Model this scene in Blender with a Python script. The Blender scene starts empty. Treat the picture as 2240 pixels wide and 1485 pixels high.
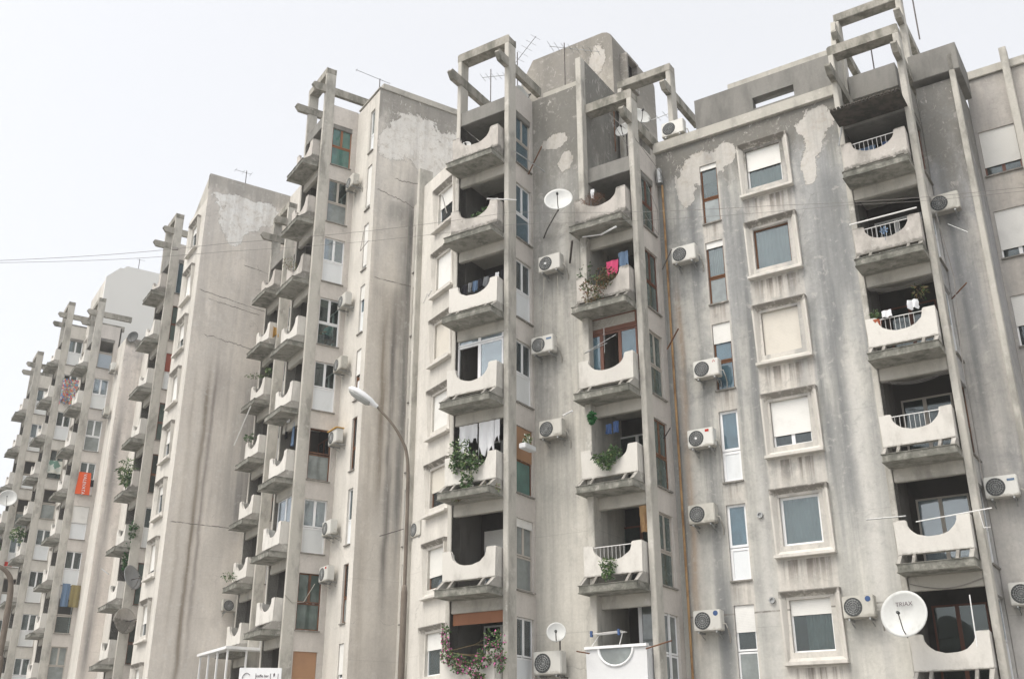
import bpy, bmesh, math, random
from mathutils import Vector, Matrix
random.seed(7)
sc = bpy.context.scene
COL = sc.collection
R = math.radians

# ------------------------------------------------------------------ camera, sky, sun, exposure
cam = bpy.data.cameras.new("camera"); camo = bpy.data.objects.new("camera", cam); COL.objects.link(camo)
camo.location = (0, 0, 1.6); camo.rotation_euler = (R(90 + 22.347), 0, 0)
cam.sensor_width = 36; cam.lens = 36.93; cam.clip_end = 2000
sc.camera = camo
SUN_AZ = Vector((-0.78, -0.63)).normalized(); SUN_EL = R(56)
w = bpy.data.worlds.new("World"); sc.world = w; w.use_nodes = True
wn = w.node_tree.nodes; wl = w.node_tree.links
sky = wn.new("ShaderNodeTexSky"); sky.sky_type = 'NISHITA'; sky.sun_disc = False
sky.sun_elevation = SUN_EL; sky.sun_rotation = math.atan2(SUN_AZ.x, SUN_AZ.y) % (2 * math.pi)
sky.air_density = 1.0; sky.dust_density = 5.0; sky.ozone_density = 1.0
hsv = wn.new("ShaderNodeHueSaturation"); hsv.inputs['Saturation'].default_value = 0.42
wl.new(sky.outputs[0], hsv.inputs['Color']); 
ovc = wn.new("ShaderNodeMix"); ovc.data_type = 'RGBA'; ovc.inputs[0].default_value = 0.62; ovc.inputs[7].default_value = (2.50, 2.45, 2.38, 1)
wl.new(hsv.outputs[0], ovc.inputs[6]); wl.new(ovc.outputs[2], wn['Background'].inputs[0])   # thin even overcast over the clear-sky model
wn['Background'].inputs[1].default_value = 0.15
sun = bpy.data.lights.new("sun", 'SUN'); suno = bpy.data.objects.new("sun", sun); COL.objects.link(suno)
sun.energy = 0.85; sun.angle = R(30); sun.color = (1.0, 0.94, 0.84)
sd = Vector((SUN_AZ.x * math.cos(SUN_EL), SUN_AZ.y * math.cos(SUN_EL), math.sin(SUN_EL)))
suno.rotation_euler = sd.to_track_quat('Z', 'Y').to_euler(); suno.location = (0, 0, 60)
sc.view_settings.view_transform = 'Standard'; sc.view_settings.look = 'None'
sc.view_settings.exposure = 1.38; sc.view_settings.gamma = 1
sc.cycles.max_bounces = 6

# ------------------------------------------------------------------ the two building grids
ANG = {1: R(-33.05), 2: R(-57.566)}
def AX(g): return Vector((math.cos(ANG[g]), math.sin(ANG[g]), 0))
def QX(g): return Vector((-math.sin(ANG[g]), math.cos(ANG[g]), 0))
def W(g, a, q, z): return AX(g) * a + QX(g) * q + Vector((0, 0, z + 1.6))

# ------------------------------------------------------------------ materials
def _mat(name):
    m = bpy.data.materials.new(name); m.use_nodes = True
    return m, m.node_tree.nodes, m.node_tree.links, m.node_tree.nodes['Principled BSDF']
class G:
    def __init__(s, m): s.n = m.node_tree.nodes; s.l = m.node_tree.links
    def put(s, sock, v):
        if hasattr(v, 'links') or hasattr(v, 'is_output'): s.l.new(v, sock)
        else: sock.default_value = v
    def math(s, op, a, b=0.0, c=None, clamp=False):
        n = s.n.new("ShaderNodeMath"); n.operation = op; n.use_clamp = clamp
        s.put(n.inputs[0], a); s.put(n.inputs[1], b)
        if c is not None: s.put(n.inputs[2], c)
        return n.outputs[0]
    def comb(s, x, y, z):
        n = s.n.new("ShaderNodeCombineXYZ")
        for i, v in enumerate((x, y, z)): s.put(n.inputs[i], v)
        return n.outputs[0]
    def noise(s, vec, scale, detail=4, rough=0.6, dist=0.0):
        n = s.n.new("ShaderNodeTexNoise"); s.put(n.inputs['Vector'], vec)
        n.inputs['Scale'].default_value = scale; n.inputs['Detail'].default_value = detail
        n.inputs['Roughness'].default_value = rough; n.inputs['Distortion'].default_value = dist
        return n.outputs[0]
    def ss(s, v, lo, hi, a=0.0, b=1.0):
        n = s.n.new("ShaderNodeMapRange"); n.interpolation_type = 'SMOOTHSTEP'
        s.put(n.inputs[0], v)
        for i, x in enumerate((lo, hi, a, b)): n.inputs[i + 1].default_value = x
        return n.outputs[0]
    def mix(s, f, a, b, mode='MIX'):
        n = s.n.new("ShaderNodeMix"); n.data_type = 'RGBA'; n.blend_type = mode
        s.put(n.inputs[0], f)
        for k, v in ((6, a), (7, b)):
            if isinstance(v, tuple): n.inputs[k].default_value = (*v, 1)
            else: s.l.new(v, n.inputs[k])
        return n.outputs[2]
    def bump(s, h, strength, dist, normal=None):
        n = s.n.new("ShaderNodeBump"); s.put(n.inputs['Height'], h)
        n.inputs['Strength'].default_value = strength; n.inputs['Distance'].default_value = dist
        if normal: s.l.new(normal, n.inputs['Normal'])
        return n.outputs[0]
    def pos(s): return s.n.new("ShaderNodeNewGeometry").outputs['Position']
    def sep(s, v):
        n = s.n.new("ShaderNodeSeparateXYZ"); s.l.new(v, n.inputs[0]); return n.outputs

_seed = [0]
def wallmat(name, base=(0.42, 0.39, 0.36), dark=(0.20, 0.195, 0.185), amt=0.6, ztop=20, sootH=3.0, soot=0.7,
            patches=(), bands=(), pcol=(0.52, 0.50, 0.47), wide=0.5, blue=(0.27, 0.28, 0.30), grime=0.75, sills=(), strips=(), cracks=()):
    m, n, l, p = _mat(name); g = G(m); _seed[0] += 7.3; sd_ = _seed[0]
    uv = n.new("ShaderNodeUVMap").outputs[0]; s, z, _ = g.sep(uv); pos = g.pos()
    st = g.noise(g.comb(g.math('MULTIPLY', s, 2.2), g.math('MULTIPLY', z, 0.10), sd_), 1.0, 7, 0.62)
    lite = tuple(min(.85, x * 1.28) for x in base); bn = g.noise(g.comb(g.math('MULTIPLY', s, 0.9), g.math('MULTIPLY', z, 0.35), sd_ + 17), 1.0, 6, 0.62)
    col = g.mix(g.ss(bn, 0.47, 0.66, 0.0, 0.45), base, lite)
    col = g.mix(g.math('MULTIPLY', g.math('MULTIPLY', g.ss(st, 0.40, 0.66), g.ss(z, ztop - 19, ztop - 4, 0.45, 1.0)), amt), col, dark)
    wd = g.noise(g.comb(g.math('MULTIPLY', s, 0.55), g.math('MULTIPLY', z, 0.16), sd_ + 4), 1.0, 4, 0.6)
    col = g.mix(g.math('MULTIPLY', g.math('MULTIPLY', g.ss(wd, 0.38, 0.58), g.ss(z, ztop - 17, ztop - 4, 0.3, 1.0)), wide), col, blue)
    med = g.noise(pos, 1.9, 6, 0.65)
    for (s0, hw, c, k) in strips:
        ex = g.math('MULTIPLY', g.math('SUBTRACT', med, 0.5), 0.10)
        x = g.math('ABSOLUTE', g.math('ADD', g.math('SUBTRACT', s, s0), ex)); e = g.ss(x, hw - 0.03, hw + 0.03, 1.0, 0.0)
        e = g.math('MULTIPLY', e, g.ss(st, 0.30, 0.75, 1.0, 0.35)); col = g.mix(g.math('MULTIPLY', e, k), col, c)
    for (s0, wd_, z0, z1, k, c) in bands:
        wob = g.math('MULTIPLY', g.math('SUBTRACT', g.noise(g.comb(sd_ + s0, g.math('MULTIPLY', z, 0.35), 0.0), 1.0, 3), 0.5), 0.5 * wd_ + 0.25)
        x = g.math('DIVIDE', g.math('SUBTRACT', g.math('ADD', s, wob), s0), wd_)
        e = g.math('POWER', 2.718, g.math('MULTIPLY', g.math('MULTIPLY', x, x), -1.0))
        f = max(0.6, (z1 - z0) * 0.25)
        r = g.math('MULTIPLY', g.ss(z, z0, z0 + f), g.ss(z, z1 - f * 0.7, z1, 1.0, 0.0))
        e = g.math('MULTIPLY', g.math('MULTIPLY', e, r), g.math('MULTIPLY', g.ss(st, 0.25, 0.7, 0.35, 1.15), k), clamp=True)
        col = g.mix(e, col, c)
    for (s0, wd_, z0, k) in sills:
        fr = g.math('FRACT', g.math('DIVIDE', g.math('SUBTRACT', z0, z), 2.8)); x = g.math('DIVIDE', g.math('SUBTRACT', s, s0), wd_)
        x4 = g.math('POWER', g.math('ABSOLUTE', x), 4.0); e = g.math('MULTIPLY', g.math('POWER', 2.718, g.math('MULTIPLY', x4, -1.0)), g.ss(fr, 0.0, 0.36, 1.0, 0.0))
        fs = g.noise(g.comb(g.math('MULTIPLY', s, 7.0), g.math('MULTIPLY', z, 0.25), sd_), 1.0, 4, 0.6)
        col = g.mix(g.math('MULTIPLY', g.math('MULTIPLY', e, g.ss(fs, 0.40, 0.62)), k), col, (0.17, 0.15, 0.13))
    jz = g.math('ABSOLUTE', g.math('SUBTRACT', g.math('FRACT', g.math('DIVIDE', g.math('ADD', z, 0.6), 2.8)), 0.5))
    col = g.mix(g.math('MULTIPLY', g.ss(jz, 0.0, 0.005, 1.0, 0.0), g.ss(wd, 0.35, 0.6, 0.05, 0.4)), col, dark)
    for (s0, s1, z0, sl, am) in cracks:
        f_ = g.math('ADD', g.math('MULTIPLY', g.math('SUBTRACT', s, s0), sl), z0)
        f_ = g.math('ADD', f_, g.math('MULTIPLY', g.math('SUBTRACT', g.noise(g.comb(s, z0, 0.0), 2.2, 8, 0.7), 0.5), am))
        dd = g.math('ABSOLUTE', g.math('SUBTRACT', z, f_)); e = g.math('MULTIPLY', g.ss(dd, 0.010, 0.035, 1.0, 0.0), g.math('MULTIPLY', g.ss(s, s0, s0 + .15), g.ss(s, s1 - .15, s1, 1.0, 0.0)))
        col = g.mix(g.math('MULTIPLY', e, g.ss(med, 0.35, 0.55, 0.25, 0.9)), col, (0.13, 0.12, 0.105))
    # soot below the parapet, broken up
    sm = g.noise(g.comb(g.math('MULTIPLY', s, 1.5), g.math('MULTIPLY', z, 0.5), sd_ + 9), 1.0, 8, 0.7)
    mk = g.math('ADD', g.ss(z, ztop - sootH, ztop), g.math('MULTIPLY', g.math('SUBTRACT', sm, 0.5), 1.6))
    col = g.mix(g.math('MULTIPLY', g.ss(mk, 0.22, 0.80), soot), col, (0.155, 0.15, 0.135))
    blot = g.noise(pos, 0.8, 8, 0.7, 0.3)
    gz = g.ss(z, ztop - 18, ztop - 6, 0.35, 1.0); col = g.mix(g.math('MULTIPLY', g.ss(blot, 0.50, 0.72, 0.0, grime), gz), col, dark)
    mot = g.noise(pos, 3.6, 9, 0.75, 0.5); col = g.mix(g.math('MULTIPLY', g.ss(mot, 0.52, 0.66, 0.0, grime * .55), gz), col, dark); col = g.mix(g.ss(mot, 0.46, 0.34, 0.0, grime * .5), col, pcol)
    fl = g.noise(g.comb(g.math('MULTIPLY', s, 3.5), g.math('MULTIPLY', z, 1.6), sd_ + 30), 1.6, 6, 0.75, 0.6)
    col = g.mix(g.math('MULTIPLY', g.ss(fl, 0.60, 0.66), g.ss(z, ztop - sootH * .6, ztop, 0.0, 0.75)), col, pcol)
    hgt = None
    en = g.noise(g.comb(s, z, sd_ + 2), 1.5, 12, 0.72, 0.5)
    for (s0, z0, rs, rz, k) in patches:
        dx = g.math('DIVIDE', g.math('SUBTRACT', s, s0), rs); dz = g.math('DIVIDE', g.math('SUBTRACT', z, z0), rz)
        d = g.math('SQRT', g.math('ADD', g.math('MULTIPLY', dx, dx), g.math('MULTIPLY', dz, dz)))
        d = g.math('ADD', d, g.math('MULTIPLY', g.math('SUBTRACT', en, 0.5), 1.7))
        if hgt is None: hgt = d
        else:
            nn = n.new("ShaderNodeMath"); nn.operation = 'SMOOTH_MIN'; l.new(hgt, nn.inputs[0]); l.new(d, nn.inputs[1]); nn.inputs[2].default_value = 0.22; hgt = nn.outputs[0]
    if hgt is not None:
        rg = g.noise(g.comb(g.math('MULTIPLY', s, 5.0), g.math('MULTIPLY', z, 2.6), sd_ + 50), 1.4, 8, 0.75, 0.8)
        hgt = g.math('ADD', hgt, g.math('MULTIPLY', g.math('SUBTRACT', rg, 0.5), 0.7))
        mask = g.ss(hgt, 0.985, 1.0, 1.0, 0.0)
        rim = g.math('MULTIPLY', g.ss(hgt, 0.97, 1.0), g.ss(hgt, 1.0, 1.035, 1.0, 0.0))
        pc = g.mix(g.ss(med, 0.35, 0.7, 0.0, 0.45), pcol, base)
        pc = g.mix(g.ss(st, 0.45, 0.7, 0.0, 0.5), pc, dark); pc = g.mix(g.ss(mot, 0.48, 0.66, 0.0, 0.5), pc, (0.36, 0.31, 0.25))
        col = g.mix(g.math('MULTIPLY', mask, 0.80), col, pc); col = g.mix(g.math('MULTIPLY', rim, 0.7), col, (0.10, 0.09, 0.08))
    ck = n.new("ShaderNodeTexVoronoi"); ck.feature = 'DISTANCE_TO_EDGE'; ck.inputs['Scale'].default_value = 0.32
    wv = n.new("ShaderNodeVectorMath"); wv.operation = 'ADD'; l.new(pos, wv.inputs[0])
    nz = n.new("ShaderNodeTexNoise"); nz.inputs['Scale'].default_value = 1.4; nz.inputs['Detail'].default_value = 6; l.new(pos, nz.inputs[0])
    l.new(nz.outputs[1], wv.inputs[1]); l.new(wv.outputs[0], ck.inputs['Vector'])
    crk = g.math('MULTIPLY', g.ss(ck.outputs[0], 0.0, 0.006, 1.0, 0.0), g.ss(wd, 0.57, 0.64))
    col = g.mix(g.math('MULTIPLY', crk, 0.30), col, (0.10, 0.095, 0.09))
    fine = g.noise(pos, 11, 6, 0.7); gr = g.noise(pos, 70, 3, 0.7)
    v = g.math('ADD', g.math('MULTIPLY', fine, 0.34), g.math('MULTIPLY', gr, 0.22)); v = g.math('ADD', v, 0.72)
    cc = g.comb(v, v, v); col = g.mix(1.0, col, cc, 'MULTIPLY')
    l.new(col, p.inputs['Base Color']); p.inputs['Roughness'].default_value = 0.93; p.inputs['Specular IOR Level'].default_value = 0.2
    hh = g.math('ADD', g.math('MULTIPLY', fine, 0.5), g.math('MULTIPLY', gr, 0.25)); 
    if hgt is not None: hh = g.math('SUBTRACT', hh, g.math('MULTIPLY', mask, 0.9))
    nb = g.bump(hh, 0.55, 0.02)
    l.new(nb, p.inputs['Normal'])
    return m

def stuccomat(name, base, dark, lo=0.48, hi=0.72, k=0.7, scale=1.2, spec=0.2, rough=0.9, grain=0.25, zstretch=0.45, bump=0.4, c3=None):
    """weathered concrete or paint; noise in world space so copies differ"""
    m, n, l, p = _mat(name); g = G(m); pos = g.pos(); x, y, z = g.sep(pos)
    sv = g.comb(x, y, g.math('MULTIPLY', z, zstretch))
    a = g.noise(sv, scale * 1.5, 8, 0.66, 0.2); b = g.noise(pos, 14, 5, 0.7); c = g.noise(pos, 80, 2)
    col = g.mix(g.ss(a, lo, hi, 0.0, k), base, dark)
    if c3: col = g.mix(g.ss(g.noise(pos, 2.7, 7, 0.7), 0.58, 0.66, 0.0, 0.6), col, c3)
    v = g.math('ADD', g.math('ADD', g.math('MULTIPLY', b, grain), g.math('MULTIPLY', c, grain * 0.7)), 1.0 - grain * 0.85)
    col = g.mix(1.0, col, g.comb(v, v, v), 'MULTIPLY')
    l.new(col, p.inputs['Base Color']); p.inputs['Roughness'].default_value = rough; p.inputs['Specular IOR Level'].default_value = spec
    if bump: l.new(g.bump(g.math('ADD', b, g.math('MULTIPLY', a, 0.6)), bump, 0.012), p.inputs['Normal'])
    return m
def edgegrime_shade(m, axis, lo, hi, c, k=0.8, rnd=0.0, c2=None, also=None):
    n = m.node_tree.nodes; l = m.node_tree.links; g = G(m); p = n['Principled BSDF']; src = p.inputs['Base Color'].links[0].from_socket
    o = g.sep(n.new('ShaderNodeTexCoord').outputs['Object']); nz = g.noise(g.pos(), 5, 7, 0.72)
    e = g.math('ADD', g.ss(o[axis], lo, hi), g.math('MULTIPLY', g.math('SUBTRACT', nz, 0.5), 2.2))
    col = g.mix(g.math('MULTIPLY', g.ss(e, 0.5, 1.0), k), src, c)
    if also:
        e = g.math('ADD', g.ss(o[also[0]], also[1], also[2]), g.math('MULTIPLY', g.math('SUBTRACT', nz, 0.5), 2.2)); col = g.mix(g.math('MULTIPLY', g.ss(e, 0.5, 1.1), k), col, c)
    if rnd:
        v = n.new('ShaderNodeObjectInfo').outputs['Random']; col = g.mix(g.math('MULTIPLY', v, rnd), col, c2 or c)
    l.new(col, p.inputs['Base Color'])
def plain(name, c, rough=0.6, metal=0.0, spec=0.4, var=0.15):
    return stuccomat(name, c, tuple(x * 0.62 for x in c), 0.5, 0.8, 0.5, 2.0, spec, rough, var, 0.5, 0.05) if not metal else metalmat(name, c, rough)
def metalmat(name, c, rough):
    m, n, l, p = _mat(name); g = G(m); v = g.noise(g.pos(), 9, 4)
    l.new(g.mix(g.ss(v, 0.5, 0.7), c, tuple(x * .5 for x in c)), p.inputs['Base Color'])
    p.inputs['Metallic'].default_value = 0.7; p.inputs['Roughness'].default_value = rough; return m
def glassmat(name, tint, refl=0.22, dust=0.25):
    m, n, l, p = _mat(name); g = G(m); out = n['Material Output']
    p.inputs['Roughness'].default_value = 0.9
    v = g.noise(g.pos(), 2.2, 5, 0.6); l.new(g.mix(g.ss(v, 0.3, 0.7), tint, tuple(t * 0.6 for t in tint)), p.inputs['Base Color'])
    tr = n.new("ShaderNodeBsdfTransparent"); tr.inputs[0].default_value = (0.75, 0.85, 0.82, 1)
    gl = n.new("ShaderNodeBsdfGlossy"); gl.inputs[0].default_value = (0.9, 0.95, 1, 1); gl.inputs['Roughness'].default_value = 0.06
    l.new(g.bump(g.noise(g.pos(), 1.1, 2), 0.25, 0.05), gl.inputs['Normal'])
    fr = n.new("ShaderNodeFresnel"); fr.inputs[0].default_value = 1.5
    m1 = n.new("ShaderNodeMixShader"); m1.inputs[0].default_value = dust; l.new(tr.outputs[0], m1.inputs[1]); l.new(p.outputs[0], m1.inputs[2])
    m2 = n.new("ShaderNodeMixShader"); l.new(g.math('ADD', fr.outputs[0], refl, clamp=True), m2.inputs[0])
    l.new(m1.outputs[0], m2.inputs[1]); l.new(gl.outputs[0], m2.inputs[2]); l.new(m2.outputs[0], out.inputs[0])
    return m
def slatmat(name, c, pitch=0.045):
    m, n, l, p = _mat(name); g = G(m); pos = g.pos(); x, y, z = g.sep(pos)
    f = g.math('FRACT', g.math('DIVIDE', z, pitch)); e = g.ss(f, 0.82, 1.0)
    a = g.noise(pos, 1.6, 5, 0.65)
    col = g.mix(g.ss(a, 0.45, 0.75, 0.0, 0.45), c, tuple(t * 0.7 for t in c)); col = g.mix(g.math('MULTIPLY', e, 0.35), col, tuple(t * 0.35 for t in c))
    l.new(col, p.inputs['Base Color']); p.inputs['Roughness'].default_value = 0.6
    l.new(g.bump(g.math('SUBTRACT', 1.0, e), 0.35, 0.01), p.inputs['Normal']); return m
def leafmat(name, c1, c2):
    m, n, l, p = _mat(name); g = G(m); v = g.noise(g.pos(), 9, 3)
    l.new(g.mix(g.ss(v, 0.35, 0.65), c1, c2), p.inputs['Base Color']); p.inputs['Roughness'].default_value = 0.6
    p.inputs['Specular IOR Level'].default_value = 0.3; return m
def patchcloth(name, cols, scale):
    m, n, l, p = _mat(name); g = G(m)
    tc = n.new("ShaderNodeTexCoord").outputs['Object']
    v = n.new("ShaderNodeTexVoronoi"); v.inputs['Scale'].default_value = scale; l.new(tc, v.inputs['Vector'])
    r = n.new("ShaderNodeValToRGB"); r.color_ramp.interpolation = 'CONSTANT'
    s_ = g.sep(v.outputs['Color']); l.new(s_[0], r.inputs[0])
    while len(r.color_ramp.elements) < len(cols): r.color_ramp.elements.new(0.5)
    for i, c in enumerate(cols): r.color_ramp.elements[i].position = i / len(cols); r.color_ramp.elements[i].color = (*c, 1)
    l.new(r.outputs[0], p.inputs['Base Color']); p.inputs['Roughness'].default_value = 0.95; return m

BG = (0.165, 0.172, 0.175); BR = (0.24, 0.205, 0.165); RU = (0.36, 0.22, 0.11); DG = (0.16, 0.16, 0.155); LT = (0.56, 0.55, 0.53)
M = {}
M['conc'] = stuccomat('concrete', (0.42, 0.405, 0.365), (0.19, 0.188, 0.17), 0.46, 0.74, 0.65, 0.9, c3=(0.50, 0.48, 0.45))
M['pillar'] = stuccomat('pillar_concrete', (0.46, 0.445, 0.405), (0.20, 0.195, 0.175), 0.44, 0.68, 0.75, 0.9, c3=(0.54, 0.525, 0.49))
M['frame_conc'] = stuccomat('roof_frame_concrete', (0.33, 0.315, 0.28), (0.12, 0.12, 0.10), 0.40, 0.64, 0.8, 1.4, c3=(0.42, 0.40, 0.36))
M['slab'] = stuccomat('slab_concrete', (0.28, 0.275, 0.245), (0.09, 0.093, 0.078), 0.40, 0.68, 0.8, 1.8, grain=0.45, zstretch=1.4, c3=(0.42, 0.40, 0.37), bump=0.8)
M['parapet'] = stuccomat('parapet_paint', (0.60, 0.585, 0.55), (0.33, 0.315, 0.29), 0.46, 0.70, 0.6, 1.1, grain=0.2)
M['parapet_dirty'] = stuccomat('parapet_weathered', (0.46, 0.435, 0.405), (0.24, 0.23, 0.21), 0.44, 0.7, 0.7, 1.1, grain=0.28, c3=(0.58, 0.57, 0.55))
edgegrime_shade(M['slab'], 1, -0.34, -0.42, (0.07, 0.072, 0.06), .55)
edgegrime_shade(M['parapet'], 2, 0.10, 0.0, (0.20, 0.19, 0.17), .7, .32, (0.40, 0.385, 0.35), also=(2, .80, .90))
edgegrime_shade(M['parapet_dirty'], 2, 0.25, 0.0, (0.14, 0.135, 0.12), .8, also=(2, .68, .9))
M['parapet_white'] = stuccomat('parapet_fresh_paint', (0.60, 0.61, 0.62), (0.45, 0.44, 0.42), 0.55, 0.8, 0.4, 0.9, grain=0.10)
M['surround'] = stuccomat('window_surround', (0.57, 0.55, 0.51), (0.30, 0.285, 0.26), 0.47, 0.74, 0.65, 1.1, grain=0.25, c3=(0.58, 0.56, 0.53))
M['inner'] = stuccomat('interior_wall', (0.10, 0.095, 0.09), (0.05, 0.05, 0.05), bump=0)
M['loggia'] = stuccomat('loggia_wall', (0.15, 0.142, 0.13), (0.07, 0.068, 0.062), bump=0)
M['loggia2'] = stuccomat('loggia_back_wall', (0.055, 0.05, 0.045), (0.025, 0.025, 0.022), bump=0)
M['dark'] = plain('dark_gap', (0.02, 0.018, 0.016), 0.9, spec=0.1)
M['white'] = plain('white_plastic', (0.74, 0.75, 0.76), 0.35, var=0.08)
M['panel'] = stuccomat('white_panel', (0.66, 0.69, 0.71), (0.48, 0.50, 0.50), 0.5, 0.8, 0.5, 1.5, 0.4, 0.5, 0.08, bump=0)
M['bluepanel'] = plain('blue_grey_panel', (0.30, 0.35, 0.40), 0.5)
M['brown'] = plain('brown_wood', (0.12, 0.045, 0.025), 0.55)
M['tan'] = plain('tan_wood', (0.24, 0.10, 0.045), 0.6)
M['ochre'] = stuccomat('ochre_stained_pipe', (0.34, 0.22, 0.11), (0.18, 0.10, 0.05), 0.4, 0.6, 0.8, 3)
M['soot2'] = stuccomat('old_corrugated_sheet', (0.085, 0.075, 0.065), (0.04, 0.04, 0.035), 0.4, 0.6, 0.8, 3)
M['rust'] = stuccomat('rusty_steel', (0.17, 0.085, 0.045), (0.08, 0.04, 0.03), 0.4, 0.6, 0.8, 3)
M['greyframe'] = plain('weathered_frame', (0.40, 0.37, 0.33), 0.7)
M['glass'] = glassmat('glass', (0.14, 0.18, 0.19), 0.05, 0.30)
M['glassc'] = glassmat('clear_glass', (0.06, 0.07, 0.07), 0.0, 0.05)
M['glassb'] = glassmat('glass_bright', (0.30, 0.37, 0.42), 0.12, 0.5)
M['glassd'] = glassmat('glass_dark', (0.04, 0.045, 0.045), 0.02, 0.2)
M['frost'] = glassmat('frosted_glass', (0.26, 0.29, 0.28), 0.04, 0.8)
M['green'] = glassmat('green_wired_glass', (0.08, 0.12, 0.105), 0.03, 0.85)
M['teal'] = glassmat('teal_glass', (0.04, 0.15, 0.12), 0.04, 0.9)
M['blueg'] = glassmat('blue_glass', (0.07, 0.15, 0.20), 0.05, 0.7)
M['shutter'] = slatmat('white_shutter', (0.68, 0.68, 0.66)); M['shutterb'] = slatmat('beige_shutter', (0.55, 0.52, 0.46))
M['shutterr'] = slatmat('red_brown_shutter', (0.25, 0.06, 0.035)); M['shuttert'] = slatmat('tan_shutter', (0.34, 0.19, 0.10))
M['cur_w'] = plain('white_curtain', (0.42, 0.43, 0.46), 0.9, spec=0.1); M['cur_b'] = plain('blue_curtain', (0.28, 0.38, 0.44), 0.9, spec=0.1)
M['cur_y'] = plain('olive_curtain', (0.25, 0.21, 0.10), 0.9, spec=0.1); M['cur_d'] = plain('grey_curtain', (0.25, 0.26, 0.27), 0.9, spec=0.1)
M['cur_p'] = plain('pink_curtain', (0.55, 0.42, 0.38), 0.9, spec=0.1)
M['acbody'] = plain('cream_enamel', (0.62, 0.62, 0.59), 0.45, var=0.12); M['acold'] = stuccomat('grimy_enamel', (0.52, 0.51, 0.47), (0.27, 0.26, 0.23), 0.45, 0.7, 0.6, 2.5, bump=0)
edgegrime_shade(M['surround'], 2, 1.50, 1.80, (0.13, 0.12, 0.105), .85, .25, (0.42, 0.40, 0.37))  # surround: mottled grime on the top splay, with its underside shade painted in
for k in ('shutter', 'panel'): edgegrime_shade(M[k], 2, 0.12, 0.0, (0.40, 0.39, 0.35), .4, .35, (0.52, 0.51, 0.46))
edgegrime_shade(M['acbody'], 2, 0.18, 0.0, (0.25, 0.23, 0.19), .75, .7, (0.44, 0.43, 0.40)); edgegrime_shade(M['acold'], 2, 0.2, 0.0, (0.18, 0.165, 0.14), .7, .5, (0.36, 0.35, 0.31))
M['grille'] = plain('dark_grille', (0.055, 0.06, 0.06), 0.6); M['metal'] = metalmat('galvanised_metal', (0.35, 0.36, 0.36), 0.5)
M['dmetal'] = metalmat('dark_metal', (0.10, 0.09, 0.085), 0.6); M['dish'] = stuccomat('dish_paint', (0.50, 0.51, 0.50), (0.33, 0.33, 0.31), 0.5, 0.75, 0.5, 2.2, 0.4, 0.5, 0.15, bump=0)
M['dishg'] = plain('grey_dish_paint', (0.27, 0.28, 0.29), 0.4); M['rail'] = plain('white_rail', (0.70, 0.70, 0.69), 0.5)
M['leaf'] = leafmat('leaf', (0.03, 0.075, 0.022), (0.07, 0.13, 0.045)); M['leafl'] = leafmat('light_leaf', (0.10, 0.17, 0.06), (0.18, 0.22, 0.09))
M['dry'] = leafmat('dry_leaf', (0.16, 0.10, 0.045), (0.09, 0.09, 0.04)); M['dead'] = leafmat('dead_twigs', (0.12, 0.055, 0.035), (0.20, 0.10, 0.06))
M['pink'] = leafmat('magenta_petal', (0.55, 0.05, 0.30), (0.70, 0.20, 0.45)); M['wpetal'] = leafmat('white_petal', (0.6, 0.6, 0.55), (0.5, 0.5, 0.42))
for k, c in dict(c_white=(0.70, 0.71, 0.73), c_black=(0.02, 0.02, 0.025), c_pink=(0.55, 0.07, 0.17), c_denim=(0.12, 0.18, 0.27), c_blue=(0.05, 0.09, 0.20),
                 c_orange=(0.62, 0.10, 0.03), c_yellow=(0.50, 0.30, 0.08), c_red=(0.40, 0.03, 0.02), c_grey=(0.2, 0.21, 0.22), c_green=(0.03, 0.13, 0.04), c_terra=(0.35, 0.10, 0.05),
                 skin=(0.42, 0.24, 0.17), hair=(0.08, 0.06, 0.05), shirt=(0.16, 0.28, 0.27), trousers=(0.03, 0.035, 0.05), ink=(0.10, 0.08, 0.09), wbrown=(0.13, 0.06, 0.03)).items():
    M[k] = plain(k, c, 0.85, spec=0.15)
M['rug'] = patchcloth('patterned_cloth', [(0.5, 0.04, 0.05), (0.08, 0.16, 0.30), (0.25, 0.30, 0.14), (0.45, 0.15, 0.08), (0.12, 0.25, 0.40), (0.45, 0.42, 0.36)], 13)
M['stripe'] = patchcloth('striped_awning', [(0.5, 0.5, 0.45), (0.12, 0.22, 0.18), (0.45, 0.48, 0.45)], 3)
M['lampglass'] = plain('lamp_diffuser', (0.30, 0.31, 0.30), 0.25); M['lampw'] = plain('lamp_shell', (0.66, 0.67, 0.68), 0.35)
M['pole'] = stuccomat('rusty_pole_paint', (0.17, 0.145, 0.12), (0.09, 0.07, 0.06), 0.4, 0.7, 0.7, 2)
M['cable'] = plain('cable_rubber', (0.20, 0.19, 0.18), 0.7)
M['ground'] = stuccomat('pale_paving', (0.33, 0.32, 0.30), (0.24, 0.23, 0.22), scale=0.3)
M['tower'] = stuccomat('tower_paint', (0.64, 0.64, 0.62), (0.52, 0.51, 0.49), 0.5, 0.8, 0.4, 0.25, grain=0.06, zstretch=0.2)
M['soot'] = stuccomat('sooty_concrete', (0.22, 0.215, 0.20), (0.10, 0.10, 0.095), 0.4, 0.68, 0.7, 0.6, zstretch=0.3, grain=0.3)
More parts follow.
